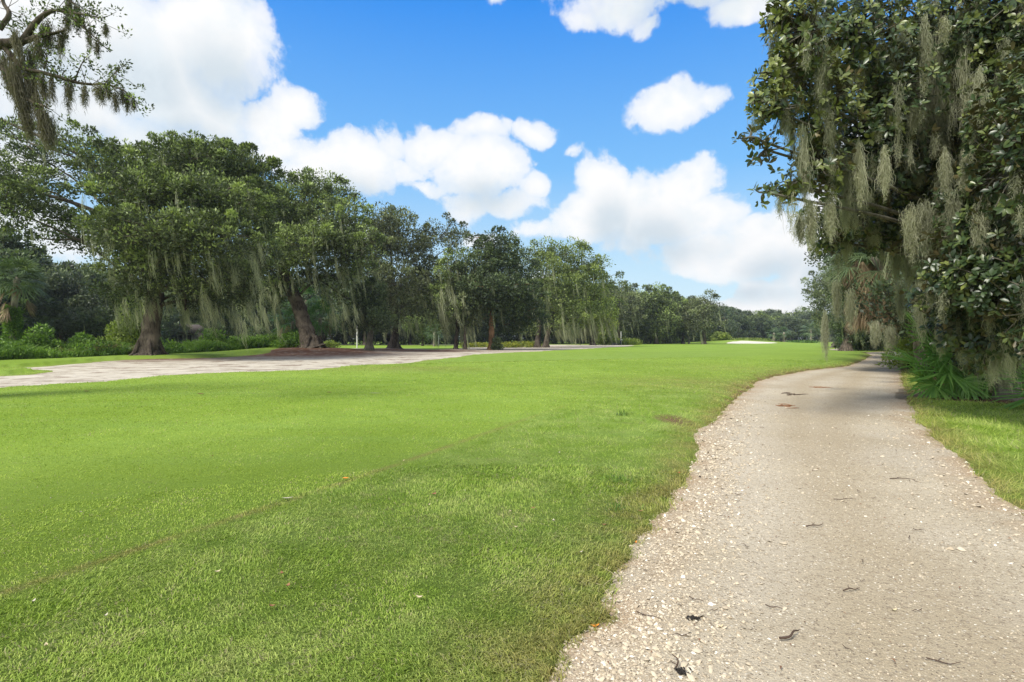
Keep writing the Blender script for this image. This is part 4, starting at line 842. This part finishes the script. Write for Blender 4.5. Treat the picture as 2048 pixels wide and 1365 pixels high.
MM = [(1605,250,9.9,190,34),(1620,400,10,100,30),(1600,430,10,60,18),(1660,390,10.4,100,34),(1690,400,11.4,70,30),(1640,120,10,120,30),(1655,210,10.2,110,26),(1725,280,10.6,190,44),(1690,300,10.8,160,30),(1745,110,10.8,120,40),(1790,60,10.6,110,40),(1800,150,10.4,200,40),
      (1850,80,10.2,190,36),(1875,70,10,260,46),(1925,60,9.8,220,44),(1940,160,9.8,170,30),(1890,120,10,130,40),(2000,100,9.6,130,34),(2005,250,9.6,100,26),(1820,410,11,120,56),(1850,400,11,130,60),(1885,420,11,110,60),(1960,400,9.8,150,50),(1905,380,10.4,130,36),
      (1690,450,13,70,36),(1672,560,15,90,24),(1700,580,16,90,26),(1788,470,13.5,110,40),(1800,560,15,100,34),(1815,480,13.2,120,40),(1830,520,13.5,120,34),(1740,440,13,60,36),(1840,560,12.5,140,30),(1934,640,11,90,20),(1880,630,11.6,90,24),(1990,660,10.4,110,24),(2020,620,10,160,40),
      (1565,190,9.8,90,22),(1760,330,11,120,26),(1800,300,11,110,24),(1650,620,17,110,16),(1750,640,20,60,40),(1780,650,20,50,40),(2012,706,14.2,80,30),(2004,712,14.3,70,22)]
magnolia('huge glossy magnolia overhanging the path, its leaves and branches draped in spanish moss', (12.95, 14.9), 151, (12.2, 14.3, 9.5), MB, 350, .126, MM)

# ---------------------------------------------------------------- near oak limb reaching in at the top left
def near_limbs():
    r = RS(161); bx, by = -14.5, 12.0; z0 = hz_(bx, by); root = thing('live_oak', 'near live oak outside the frame whose mossy limb hangs into the upper left corner', 'tree', (bx, by, z0)); wood = Acc()
    tp = catmull([(bx, by, z0 - .2), (bx, by, 3), (bx + .4, by, 6.2), (bx + .2, by, 9)], 8); tube(wood, tp, [.8, .6, .5, .3], 14, .1, r)
    Yn = 10.5; p = lambda px, py, dy=0: at(px, py, Yn + dy); s0 = tp[17]; ends = []
    def limb(pts, ra): lp = catmull(pts, 6); tube(wood, lp, ra, 8, .08, r); return lp
    m0 = limb([s0, p(-200, 130, .8), p(-60, 95), p(5, 90), p(45, 85)], [.22, .15, .10, .075])
    A1 = limb([p(45, 85), p(75, 45), p(105, 24), p(140, 26), p(175, 32), p(205, 38)], [.06, .03, .010]); A2 = limb([p(40, 88), p(80, 74), p(110, 68), p(130, 62)], [.05, .015])
    A3 = limb([p(10, 95), p(45, 135), p(80, 145), p(115, 154), p(150, 165), p(185, 170), p(215, 170), p(250, 183), p(262, 196)], [.055, .035, .022, .008])
    A4 = limb([p(0, 60), p(20, 30), p(8, 5), p(10, -30)], [.05, .02]); A5 = limb([p(140, 26), p(160, 50), p(190, 75), p(222, 106)], [.02, .006]); A6 = limb([p(150, 165), p(160, 140), p(172, 115)], [.016, .006])
    A7 = limb([p(0, 130), p(50, 195), p(95, 215)], [.05, .015]); A8 = limb([p(120, -40), p(140, 0), p(175, 30)], [.03, .008]); A9 = limb([p(210, 170), p(228, 150), p(245, 135)], [.012, .005]); A10 = limb([p(90, 140), p(95, 115), p(82, 95)], [.018, .006])
    C = []; T_ = []
    for lp, n, sp_ in ((A1, 22, .22), (A3, 26, .18), (A4, 14, .3), (A5, 16, .16), (A6, 9, .14), (A7, 10, .2), (A8, 16, .26), (A9, 9, .13), (A10, 8, .15), (A2, 5, .12)):
        base = lp[r.randint(1, len(lp), n)]; e = base + r.normal(size=(n, 3)) * sp_; C.append(e)
        for b_, e_ in zip(base, e): tube(wood, [b_, (b_ + e_) / 2 + r.normal(size=3) * .02, e_], [.007, .003], 4, cap=False)
    far = [(-60, -40, 50), (-150, 40, 60), (-100, 200, 40), (-300, -60, 90)]
    for fx, fy, fr in far: n = 60; C.append(p(fx, fy, 1) + rsph(r, n) * (r.rand(n) ** .5)[:, None] * fr * Yn / F)
    C = np.concatenate(C); wood.build('trunk', M_bark, root, True)
    lf = Acc(); clump_leaves(lf, r, C, .09 + .07 * r.rand(len(C)), 26, .06, np.clip(.35 + .2 * r.normal(size=len(C)), 0, 1), .8); lf.build('crown', M_oak, root)
    MS = [(20,100,120,34),(45,95,150,34),(32,60,60,24),(60,90,90,34),(75,72,60,30),(30,120,160,40),(40,150,130,34),(10,110,90,30),(90,50,50,26),(100,45,50,26),(136,30,36,16),(140,-10,60,14),(156,10,60,14),(122,62,60,14),(128,60,30,18),
          (65,140,80,24),(85,150,60,18),(105,150,62,10),(75,190,110,26),(95,225,60,30),(86,215,90,24),(104,232,70,26),(137,162,70,20),(140,160,40,24),(170,174,38,14),(196,172,26,22),(206,172,36,14),(232,180,44,12),(218,172,26,14),(255,188,36,8),(246,182,24,14),(180,60,36,10),(196,80,30,12),(213,55,16,6),(268,200,14,8),(160,28,20,16),(50,200,80,22)]
    Cm = np.array([p(x, y, r.normal() * .1) for x, y, l_, w_ in MS]); ma = Acc()
    Ls = np.array([q[2] for q in MS]) * Yn / F * 1.15; ws = np.array([q[3] for q in MS]) * Yn / F * .42
    big = np.array([q[0] < 100 for q in MS])
    moss_clumps(ma, r, Cm[big], Ls[big], ws[big] * .8, 150, .009, (.28, 0, 0), 9, .016, .7, 2); moss_clumps(ma, r, Cm[~big], Ls[~big], ws[~big] * .9, 80, .008, (.05, 0, 0), 9, .016, .8, 2)
    tag(ma.build('spanish_moss', M_mosst, root), kind='stuff')
near_limbs()

# ---------------------------------------------------------------- turf blades and gravel
def wedge(r, n, r0, r1, a0=-49, a1=49):
    rr1 = r0 * np.exp(r.rand(n) * math.log(r1 / r0)); th_ = rad(a0) + r.rand(n) * rad(a1 - a0); return rr1 * np.sin(th_), rr1 * np.cos(th_), rr1
def blades(n, r0, r1, seed, name, label, two=True):
    r = RS(seed); x, y, d = wedge(r, n, r0, r1); co_, sp_, ss_, sm_ = cover(x, y)
    ok = (co_ > .004) | ((co_ > -.02) & (sp_ > -.22) & (sp_ < .1) & (r.rand(n) < .25) & (sm_ > 0)); ok &= (sm_ > -.1) & (ss_ > -.3)
    ok &= (r.rand(len(x)) < .30 + 1.5 * (vnoise(x * 17, y * 17, 61) * .6 + vnoise(x * 41, y * 41, 62) * .4 - .25)) | (d > 11)
    x, y, d, co_, sp_ = x[ok], y[ok], d[ok], co_[ok], sp_[ok]; n = len(x); rg = rough_at(x, y); right = (x > 4) & (x > (y - 3) * .8)
    tall = (.020 + .013 * rg + .026 * right + .02 * np.exp(-(sp_ / .3) ** 2)) * (.55 + .9 * r.rand(n)) * (1 + .5 * (vnoise(x * 2.2, y * 2.2, 5) - .5)) * np.clip(d / 6, .68, 1.6)
    wd = np.maximum(.0050, d * .00095) * (.7 + .6 * r.rand(n)); z = H(x, y) + np.maximum(co_, 0) - .003
    base = vnoise(x * 1.5, y * 1.5, 41) * 6.283 * 1.3; az = base + r.normal(size=n) * 1.1; ln = np.clip(1.15 + .55 * r.normal(size=n), .05, 2.0)
    hx, hy = np.cos(az) * ln, np.sin(az) * ln; sa = r.rand(n) * math.pi; S = np.stack([np.cos(sa), np.sin(sa), np.zeros(n)], 1) * wd[:, None] / 2
    B = np.stack([x, y, z], 1); k_ = tall[:, None]
    Mv = B + np.stack([hx * .35, hy * .35, np.full(n, .62)], 1) * k_; Tv = B + np.stack([hx, hy, np.maximum(1 - .38 * ln, .25)], 1) * k_
    tt = np.clip(.46 + .30 * r.normal(size=n) + .5 * (vnoise(x * 9, y * 9, 43) - .5) + .35 * (vnoise(x * 2.2, y * 2.2, 47) - .5), 0, 1)
    if two:
        V = np.stack([B - S, B + S, Mv + S * .8, Mv - S * .8, Tv], 1); q = np.arange(n)[:, None] * 5
        fs = [np.hstack([q, q + 1, q + 2, q + 3]), np.hstack([q + 3, q + 2, q + 4])]; kk = 5
    else:
        V = np.stack([B - S, B + S, Tv], 1); q = np.arange(n)[:, None] * 3; fs = [np.hstack([q, q + 1, q + 2])]; kk = 3
    rep_ = lambda a_: np.repeat(a_, kk)
    o = mesh_obj(name, V.reshape(-1, 3), fs, M_blade, tint=rep_(tt), rough=rep_(rg), tan=rep_(tan_at(x, y, sp_, np.full(n, 9.))), soil=rep_(np.zeros(n)))
    return tag(o, label, kind='stuff')
blades(420000, 2.0, 7.0, 201, 'grass', 'short mown grass blades of the foreground rough and fairway')
blades(380000, 7.0, 42, 202, 'grass', 'short grass blades of the fairway further out', False)

def stones(n, r0, r1, seed, smin, smax, edge, name, label, flat=.45):
    r = RS(seed); x, y, d = wedge(r, n, r0, r1, -5, 47); co_, sp_, ss_, sm_ = cover(x, y)
    pr = np.where(edge, np.exp(-((sp_ + .28) / .38) ** 2) * np.where(x < 1.5 + y * .45, 1, .25) + .018, 1.0)
    ok = (sp_ < .06) & (co_ < .012) & (r.rand(n) < pr); x, y, d, sp_ = x[ok], y[ok], d[ok], sp_[ok]; n = len(x)
    s_ = (smin + (smax - smin) * r.rand(n) ** 3.2) * np.clip(d / 5, .8, 1.6); z = H(x, y)
    base = np.array([(1, 0, 0), (.5, .87, 0), (-.5, .87, 0), (-1, 0, 0), (-.5, -.87, 0), (.5, -.87, 0), (.45, .2, 1), (-.35, .4, 1), (-.1, -.5, 1), (0, 0, -1)], float)
    V = base[None] * (1 + .28 * r.normal(size=(n, 10, 3))); az = r.rand(n) * 6.283; el_ = .55 + .45 * r.rand(n)
    V[..., 1] *= el_[:, None]; V[..., 2] *= (flat * (.5 + .8 * r.rand(n)))[:, None]
    tl = r.normal(size=n) * .3; V[..., 2] += V[..., 0] * tl[:, None]
    ca, sa = np.cos(az)[:, None], np.sin(az)[:, None]; X1 = V[..., 0] * ca - V[..., 1] * sa; Y1 = V[..., 0] * sa + V[..., 1] * ca
    V = np.stack([X1, Y1, V[..., 2]], -1) * s_[:, None, None] * .5 + np.stack([x, y, z + s_ * .08], 1)[:, None]
    tri = np.array([(0, 1, 6), (1, 2, 7), (1, 7, 6), (2, 3, 7), (3, 4, 8), (3, 8, 7), (4, 5, 8), (5, 0, 6), (5, 6, 8), (6, 7, 8)])
    fs = (np.arange(n)[:, None, None] * 10 + tri[None]).reshape(-1, 3)
    o = mesh_obj(name, V.reshape(-1, 3), fs, M_peb, tint=np.repeat(np.clip(.08 + r.rand(n) ** .8 * .9 - .1 * (r.rand(n) < .1), 0, 1), 10))
    return tag(o, label, kind='stuff')
stones(95000, 2.0, 16, 211, .008, .034, True, 'gravel', 'loose pale shell and stone fragments along the path edges')
stones(26000, 2.0, 14, 212, .005, .018, False, 'gravel', 'fine crushed shell scattered over the path')
stones(2200, 2.0, 5.5, 213, .03, .06, True, 'gravel', 'larger pale stones at the near left edge of the path')

# litter under the magnolia and on the path
def litter(n, seed, xs, ys, name, label, cond, smin=.04, smax=.11):
    r = RS(seed); x = r.uniform(*xs, n); y = r.uniform(*ys, n); co_, sp_, ss_, sm_ = cover(x, y); ok = cond(x, y, sp_, ss_, sm_, co_, r)
    x, y, co_ = x[ok], y[ok], co_[ok]; n = len(x); z = H(x, y) + np.maximum(co_, 0) + .01; A_ = r.normal(size=(n, 3)); A_[:, 2] *= .25; a_ = Acc(); L = smin + (smax - smin) * r.rand(n)
    S = np.cross(unit(A_), [0, 0, 1]) + r.normal(size=(n, 3)) * .2; Dn = unit(A_); P = np.stack([x, y, z], 1); L = L[:, None]
    V = np.stack([P, P + Dn * L * .5 + S * L * .2 + [0, 0, .008], P + Dn * L, P + Dn * L * .5 - S * L * .2 + [0, 0, .008]], 1).reshape(-1, 3)
    a_.add(V, np.arange(n * 4).reshape(-1, 4), np.repeat(r.rand(n), 4)); return tag(a_.build(name, M_litter), label, kind='stuff')
litter(14000, 221, (9.5, 22), (10, 26), 'leaf_litter', 'dry brown leaves under the magnolia and palmettos', lambda x, y, sp_, ss_, sm_, co_, r: (sm_ < .35) & (sp_ > .0))
litter(42000, 222, (-.5, 16), (2, 24), 'leaf_litter', 'dark leaf crumbs strewn on the path', lambda x, y, sp_, ss_, sm_, co_, r: (sp_ < 0) & (r.rand(len(x)) < .10 + .3 * np.exp(-((sp_ + .4) / .4) ** 2) * (y > 9)), .008, .035)

M_twig = flat_mat('twig_wood', (.07, .045, .032), .85); M_straw = flat_mat('straw', (.50, .43, .27), .8); M_orange = flat_mat('orange_leaf', (.75, .26, .03), .6)
M_pale = flat_mat('pale_leaf', (.42, .39, .30), .6); M_brn = flat_mat('brown_leaf', (.24, .12, .06), .7); M_blk = flat_mat('black_debris', (.025, .022, .02), .9)
M_red = flat_mat('red_leaf', (.40, .06, .03), .6)
def ground_at(px, py):
    x, y = gp(px, py); return x, y, hz_(x, y)
def twig(label, px, py, L, ang, seed, ra=.004, fork=False, mat=None, group=None):
    r = RS(seed); x, y, z = ground_at(px, py); a_ = Acc(); d = np.array([math.cos(ang), math.sin(ang), 0]); n = np.array([-d[1], d[0], 0])
    P = [np.array([x, y, z + ra + .003]) + d * L * (u - .5) + n * L * r.normal() * .06 + np.array([0, 0, abs(r.normal()) * .008]) for u in (0, .33, .66, 1)]
    ra *= .7; tube(a_, catmull(P, 5), [ra, ra * .9, ra * .5], 6, .12, r)
    if fork: tube(a_, catmull([P[1], P[1] + n * L * .18 + d * L * .12, P[1] + n * L * .3 + d * L * .3], 3), [ra * .7, ra * .3], 5)
    o = a_.build('twig', mat or M_twig); return tag(o, label, 'twig', group)
twig('thick dark curved stick lying on the near path', 1585, 1280, .16, .5, 1, .009)
twig('dark forked twig shaped like a T in the middle of the path', 1630, 1055, .17, .15, 2, .007, True)
twig('dark forked twig on the right half of the path', 1706, 1185, .13, .4, 3, .006, True)
twig('long thin straight twig far down the path centre', 1690, 1002, .22, 0, 4, .005)
twig('reddish brown twig with a leaf scrap right of centre', 1805, 962, .24, -.2, 5, .007, True)
twig('pale dry seed stalk lying along the turf edge', 1208, 1170, .50, 1.5, 6, .003, True, M_straw)
twig('thin dark twig at the lower right of the path', 1890, 1330, .14, -.3, 7, .004, True)
twig('upright dark twig scrap at the bottom left of the path', 1350, 1335, .11, 1.3, 8, .006, True)
twig('brown twig near the gravel edge beside the rust-coloured leaf', 1300, 1235, .16, -.6, 9, .004)
r0_ = RS(300); tw0 = None
for i_ in range(46):
    py = 760 + 560 * r0_.rand() ** 1.2; Yq = CAM * F / (py - HOR); xl = np.interp(Yq, [p_[1] for p_ in PATH_L], [p_[0] for p_ in PATH_L]); xr = np.interp(Yq, [p_[1] for p_ in PATH_R[::-1]], [p_[0] for p_ in PATH_R[::-1]])
    X_ = xl + (xr - xl) * r0_.uniform(.1, .9); px = 1024 + X_ / Yq * F
    if px > 2040: continue
    if tw0 is None: tw0 = twig('thin scrap of dark twig scattered on the path', px, py, .06, .4, 310, .0028, group='small twigs on the path'); T0_ = gp(px, py); continue
    c_ = tw0.copy(); col.objects.link(c_); sc1 = r0_.uniform(.5, 1.6); a1 = r0_.rand() * 6.28; zz = hz_(X_, Yq) - hz_(*T0_) * sc1
    ca, sa = math.cos(a1) * sc1, math.sin(a1) * sc1; c_.scale = (sc1,) * 3; c_.rotation_euler = (0, 0, a1)
    c_.location = (X_ - (ca * T0_[0] - sa * T0_[1]), Yq - (sa * T0_[0] + ca * T0_[1]), zz + .003 - .006 * sc1 * 0)
def leaf(label, px, py, L, ang, mat, seed, name='fallen_leaf', cat='leaf', wd=.5, lift=.02, group=None, turf=True):
    L *= .75
    r = RS(seed); x, y, z = ground_at(px, py); z += .028 if turf else .004
    us = np.linspace(0, 1, 7); d = np.array([math.cos(ang), math.sin(ang)]); n = np.array([-d[1], d[0]]); V = []
    for u in us:
        w_ = math.sin(math.pi * u ** .8) * L * wd * .5 + .001; c = np.array([x, y]) + d * L * (u - .5); zz = z + lift * (2 * u - 1) ** 2 * .6
        V += [(*(c + n * w_), zz + w_ * .35), (*c, zz), (*(c - n * w_), zz + w_ * .35)]
    V = np.array(V); q = np.arange(6) * 3; th_ = len(V); V2 = V - [0, 0, .0012]
    f1 = np.concatenate([np.stack([q, q + 3, q + 4, q + 1], -1), np.stack([q + 1, q + 4, q + 5, q + 2], -1)])
    a_ = Acc(); a_.add(np.vstack([V, V2]), np.concatenate([f1, f1[:, ::-1] + th_])); return tag(a_.build(name, mat, smooth=True), label, cat, group)
def frond_scrap(label, px, py, L, ang, mat, seed):
    r = RS(seed); x, y, z = ground_at(px, py); a_ = Acc()
    for _ in range(16):
        a1 = ang + r.normal() * .5; d = np.array([math.cos(a1), math.sin(a1), 0]); c = np.array([x + r.normal() * L * .16, y + r.normal() * L * .2, z + .012]); l_ = L * r.uniform(.12, .45)
        tube(a_, catmull([c - d * l_ / 2, c + r.normal(size=3) * [.03, .03, .008], c + d * l_ / 2], 3), [.004, .010, .003], 4)
    return tag(a_.build('dead_frond_scrap', mat), label, 'frond')
leaf('small bright orange leaf on the mown turf', 691, 966, .09, .2, M_orange, 1, wd=.7)
leaf('long white feather-like leaf on the rough line', 575, 1006, .14, .35, M_pale, 2, wd=.25)
leaf('curled pale brown leaf in the rough, near the picture centre', 868, 1002, .08, 1.2, M_brn, 3, wd=.7)
leaf('small pale husk standing in the rough by the tufts', 1107, 1057, .05, 1.4, M_pale, 4, wd=.6)
leaf('tiny whitish petal in the near rough', 1162, 1120, .04, .3, M_pale, 5)
leaf('dark brown leaf on the grass near the tufts', 1208, 1063, .05, 0, M_brn, 6)
leaf('brown curled leaf below the upper tuft by the path', 1282, 1034, .07, .1, M_brn, 7)
leaf('dark red leaf at the turf edge of the path', 1357, 955, .07, .4, M_red, 8, wd=.7)
leaf('rust-coloured leaf scrap in the gravel edge', 1190, 1256, .07, .2, M_orange, 9, turf=False)
leaf('tiny orange leaf on the turf edge', 1272, 1094, .04, 1.0, M_orange, 10)
leaf('pale buff leaf on the near path', 1442, 1257, .045, .3, M_straw, 11, turf=False)
leaf('yellowish leaf on the right half of the path', 1790, 1224, .05, .2, M_straw, 12, turf=False)
frond_scrap('large brown dead frond scrap lying across the far path', 1572, 813, .75, .05, M_brn, 13)
frond_scrap('brown dead leaf cluster on the path below the bend', 1640, 776, .8, -.1, M_brn, 14)
frond_scrap('grey palm frond scrap on the path near the lawn bank', 1585, 790, .9, .2, M_twig, 15)
leaf('pale twiggy scrap on the fairway left of centre', 751, 803, .45, 0, M_pale, 16, wd=.15)
leaf('small pale scrap on the fairway', 658, 801, .16, .2, M_brn, 17)
leaf('brown leaf on the fairway left', 401, 805, .22, .1, M_brn, 18)
leaf('dark leaf lying at the far left fairway', 173, 800, .2, .4, M_brn, 19)
leaf('whitish speck in the middle of the fairway rough line', 1118, 918, .07, .9, M_pale, 20)
leaf('pale leaf scrap by the weed tuft', 1165, 797, .14, .3, M_straw, 21)
leaf('yellow leaf on the fairway edge by the sand', 381, 762, .35, .2, M_orange, 22)
pl0 = None
for i_ in range(26):
    px = r0_.uniform(30, 1250); py = r0_.uniform(770, 1330)
    if px > 1130 - (py - 900) * .1: continue
    o = leaf('tiny dry leaf scrap lying in the mown grass', px, py, r0_.uniform(.03, .06), r0_.rand() * 6, (M_brn, M_pale, M_straw)[i_ % 3], 400 + i_, group='dry leaf scraps in the grass')
def clump_debris(label, px, py, w_, seed):
    w_ *= .8
    r = RS(seed); x, y, z = ground_at(px, py); a_ = Acc()
    for _ in range(26):
        c = np.array([x + r.normal() * w_ * .3, y + r.normal() * w_ * .18, z + .008 + abs(r.normal()) * .006]); d = unit(r.normal(size=3) * [1, 1, .3]) * r.uniform(.004, .013)
        tube(a_, [c - d, c + [0, 0, .004], c + d], [.003, .0045, .002], 5, .3, r)
    return tag(a_.build('debris_clump', M_blk), label, 'debris')
clump_debris('black crumbly clump on the path near the gravel edge', 1388, 1241, .07, 1)
clump_debris('black clump at the bottom left of the path', 1362, 1350, .06, 2)

# ---------------------------------------------------------------- small built things in the distance
M_grey = flat_mat('grey_siding', (.16, .15, .14)); M_roof = flat_mat('brown_shingle', (.10, .085, .075), .9); M_white = flat_mat('white_paint', (.62, .62, .60), .5); M_glass = flat_mat('dark_glass', (.02, .022, .025), .15, .5)
M_black = flat_mat('black_plastic', (.03, .03, .032), .4, .5); M_metal = flat_mat('galvanised_metal', (.5, .5, .48), .4, .5); M_wd = flat_mat('weathered_wood', (.34, .30, .25), .8)
def piece(name, mat, parent, *boxes, **k):
    a_ = Acc()
    for b_ in boxes: box(a_, *b_)
    return a_.build(name, mat, parent)
def gable(name, mat, parent, x0, x1, y0, y1, z0, z1, ov=.5):
    x0 -= ov; x1 += ov; y0 -= ov; y1 += ov; m = (y0 + y1) / 2
    V = [(x0, y0, z0), (x1, y0, z0), (x1, y1, z0), (x0, y1, z0), (x0 + 1.2, m, z1), (x1 - 1.2, m, z1)]
    a_ = Acc(); a_.add(V, [np.array([(0, 1, 5, 4), (2, 3, 4, 5), (0, 3, 2, 1)]), np.array([(0, 4, 3), (1, 2, 5)])]); return a_.build(name, mat, parent)
def house(label, px0, px1, Y, hw, hr, wallm, seed, wins=3):
    x0 = (px0 - 1024) / F * Y; x1 = (px1 - 1024) / F * Y; z = hz_((x0 + x1) / 2, Y); root = thing('house', label, 'house', ((x0 + x1) / 2, Y, z)); W_ = x1 - x0
    piece('wall', wallm, root, ((x0, Y, z - .3), (x1, Y + 7, z + hw))); piece('base', M_white, root, ((x0 - .2, Y - 1.2, z - .1), (x1 + .2, Y - .004, z + .35)))
    gable('roof', M_roof, root, x0, x1, Y - .6, Y + 7.6, z + hw + .003, z + hw + hr)
    for q in range(wins):
        a0 = x0 + W_ * (q + .25) / wins; a1 = x0 + W_ * (q + .75) / wins
        fr = piece('window', M_white, root, ((a0 - .1, Y - .06, z + .8), (a0, Y - .003, z + hw - .35)), ((a1, Y - .06, z + .8), (a1 + .1, Y - .003, z + hw - .35)), ((a0 - .1, Y - .062, z + hw - .35), (a1 + .1, Y - .003, z + hw - .25)), ((a0 - .1, Y - .062, z + .7), (a1 + .1, Y - .003, z + .8)))
        pn = piece('pane', M_glass, root, ((a0 + .004, Y - .02, z + .804), (a1 - .004, Y - .004, z + hw - .354)))
    return root
house('low grey-brown house glimpsed right of the big oak trunk', 334, 388, 118, 2.7, 1.9, M_grey, 1)
house('white-trimmed house with dark screened porch behind the hanging moss', 545, 576, 128, 3.0, 2.0, M_white, 2, 2)
house('pale house glimpsed through the mossy tree at the far left', 52, 84, 92, 3.4, 1.6, M_white, 3, 2)
def pole(label, px, Y, h, ra, mat, name='post', cap=True):
    x = (px - 1024) / F * Y; z = hz_(x, Y); root = thing(name, label, 'post', (x, Y, z)); a_ = Acc(); tube(a_, [(x, Y, z - .2), (x, Y, z + h * .5), (x, Y, z + h)], [ra, ra, ra * .8], 8); a_.build('shaft', mat, root, True)
    a_ = Acc(); tube(a_, [(x, Y, z + h + .002), (x, Y, z + h + .06)], [ra * 1.5, ra * 1.2], 8); a_.build('cap', mat, root, True); return root
pole('white round post on the lawn behind the small mottled tree', 714, 98, 5.2, .11, M_white)
pole('thin pale pole standing behind the black bin', 1242, 155, 3.4, .10, M_metal)
pole('thin white post at the edge of the wood behind the twin oak', 877, 130, 3.0, .12, M_white)
def bin_():
    Y = 146; x = (1242 - 1024) / F * Y; z = hz_(x, Y); root = thing('litter_bin', 'black bin on a stand at the tip of the sand strip', 'bin', (x, Y, z)); a_ = Acc(); tube(a_, [(x, Y, z), (x, Y, z + .7), (x, Y, z + 1.0)], [.26, .30, .30], 12); a_.build('body', M_black, root)
    a_ = Acc(); tube(a_, [(x, Y, z + 1.004), (x, Y, z + 1.14)], [.33, .2], 12); a_.build('lid', M_black, root); piece('stand', M_metal, root, ((x - .06, Y - .5, z - .1), (x + .06, Y - .40, z + 1.5)), ((x - .3, Y - .52, z + 1.1), (x + .3, Y - .42, z + 1.4)))
bin_()
def rock(label, px, Y, w_, h_, seed, mat):
    r = RS(seed); x = (px - 1024) / F * Y; z = hz_(x, Y); th_ = np.linspace(0, 6.283, 10, endpoint=False); V = [(x, Y, z + h_)]
    for zz, q in ((.8, .55), (.4, .95), (-.1, 1)):
        for a1 in th_: q2 = q * (1 + .15 * r.normal()); V.append((x + math.cos(a1) * w_ / 2 * q2, Y + math.sin(a1) * w_ * .3 * q2, z + h_ * zz))
    q = np.arange(10); k2 = (q + 1) % 10; a_ = Acc(); a_.add(V, [np.stack([q * 0, 1 + q, 1 + k2], -1), np.concatenate([np.stack([1 + q + o_, 11 + q + o_, 11 + k2 + o_, 1 + k2 + o_], -1) for o_ in (0, 10)])])
    return tag(a_.build('boulder', mat, smooth=True), label, 'rock')
M_rock = flat_mat('dark_rock', (.07, .068, .062), .9, .2, .4)
rock('long dark boulder left of the black bin', 1230, 146, 2.0, .45, 1, M_rock)
def shelter():
    Y = 250; x0 = (1545 - 1024) / F * Y; x1 = (1573 - 1024) / F * Y; z = hz_(x0, Y); root = thing('shelter', 'small open wooden shelter between two palms beyond the green', 'shelter', ((x0 + x1) / 2, Y, z))
    for xx in (x0, (x0 + x1) / 2, x1): piece('post', M_wd, root, ((xx - .15, Y - .15, z - .1), (xx + .15, Y + .15, z + 2.3)))
    piece('roof', M_roof, root, ((x0 - .8, Y - 1.5, z + 2.303), (x1 + .8, Y + 3, z + 2.6))); piece('rail', M_wd, root, ((x0 + .155, Y - .1, z + .8), (x1 - .155, Y + .1, z + 1.0)))
shelter()
def strip(name, label, x0, x1, y0, y1, mat, n=40):
    xs = np.linspace(x0, x1, n); V = []
    for xx in xs:
        for yy in (y0, y1): V.append((xx, yy, float(H(np.array([xx]), np.array([yy]))[0]) + .12))
    q = np.arange(n - 1) * 2; return tag(mesh_obj(name, V, np.stack([q, q + 2, q + 3, q + 1], -1), mat), label, kind='structure')
M_road = flat_mat('pale_road', (.42, .40, .37), .9)
strip('road', 'pale road running behind the wood on the left', -120, -52, 104, 107.5, M_road)
strip('road', 'pale road glimpsed between the trunks of the row', -50, -10, 136.5, 139, M_road)

# ---------------------------------------------------------------- summer air
def haze_box():
    a_ = Acc(); box(a_, (-420, -60, -3), (420, 460, 60)); m, t, o = matn('air'); p = t.new('ShaderNodeVolumePrincipled')
    p.inputs['Color'].default_value = (.80, .88, 1, 1); p.inputs['Density'].default_value = .00024; p.inputs['Anisotropy'].default_value = .3
    t.l.new(p.outputs[0], o.inputs['Volume']); h = a_.build('haze', m); tag(h, 'thin summer haze over the course', kind='stuff')
haze_box()
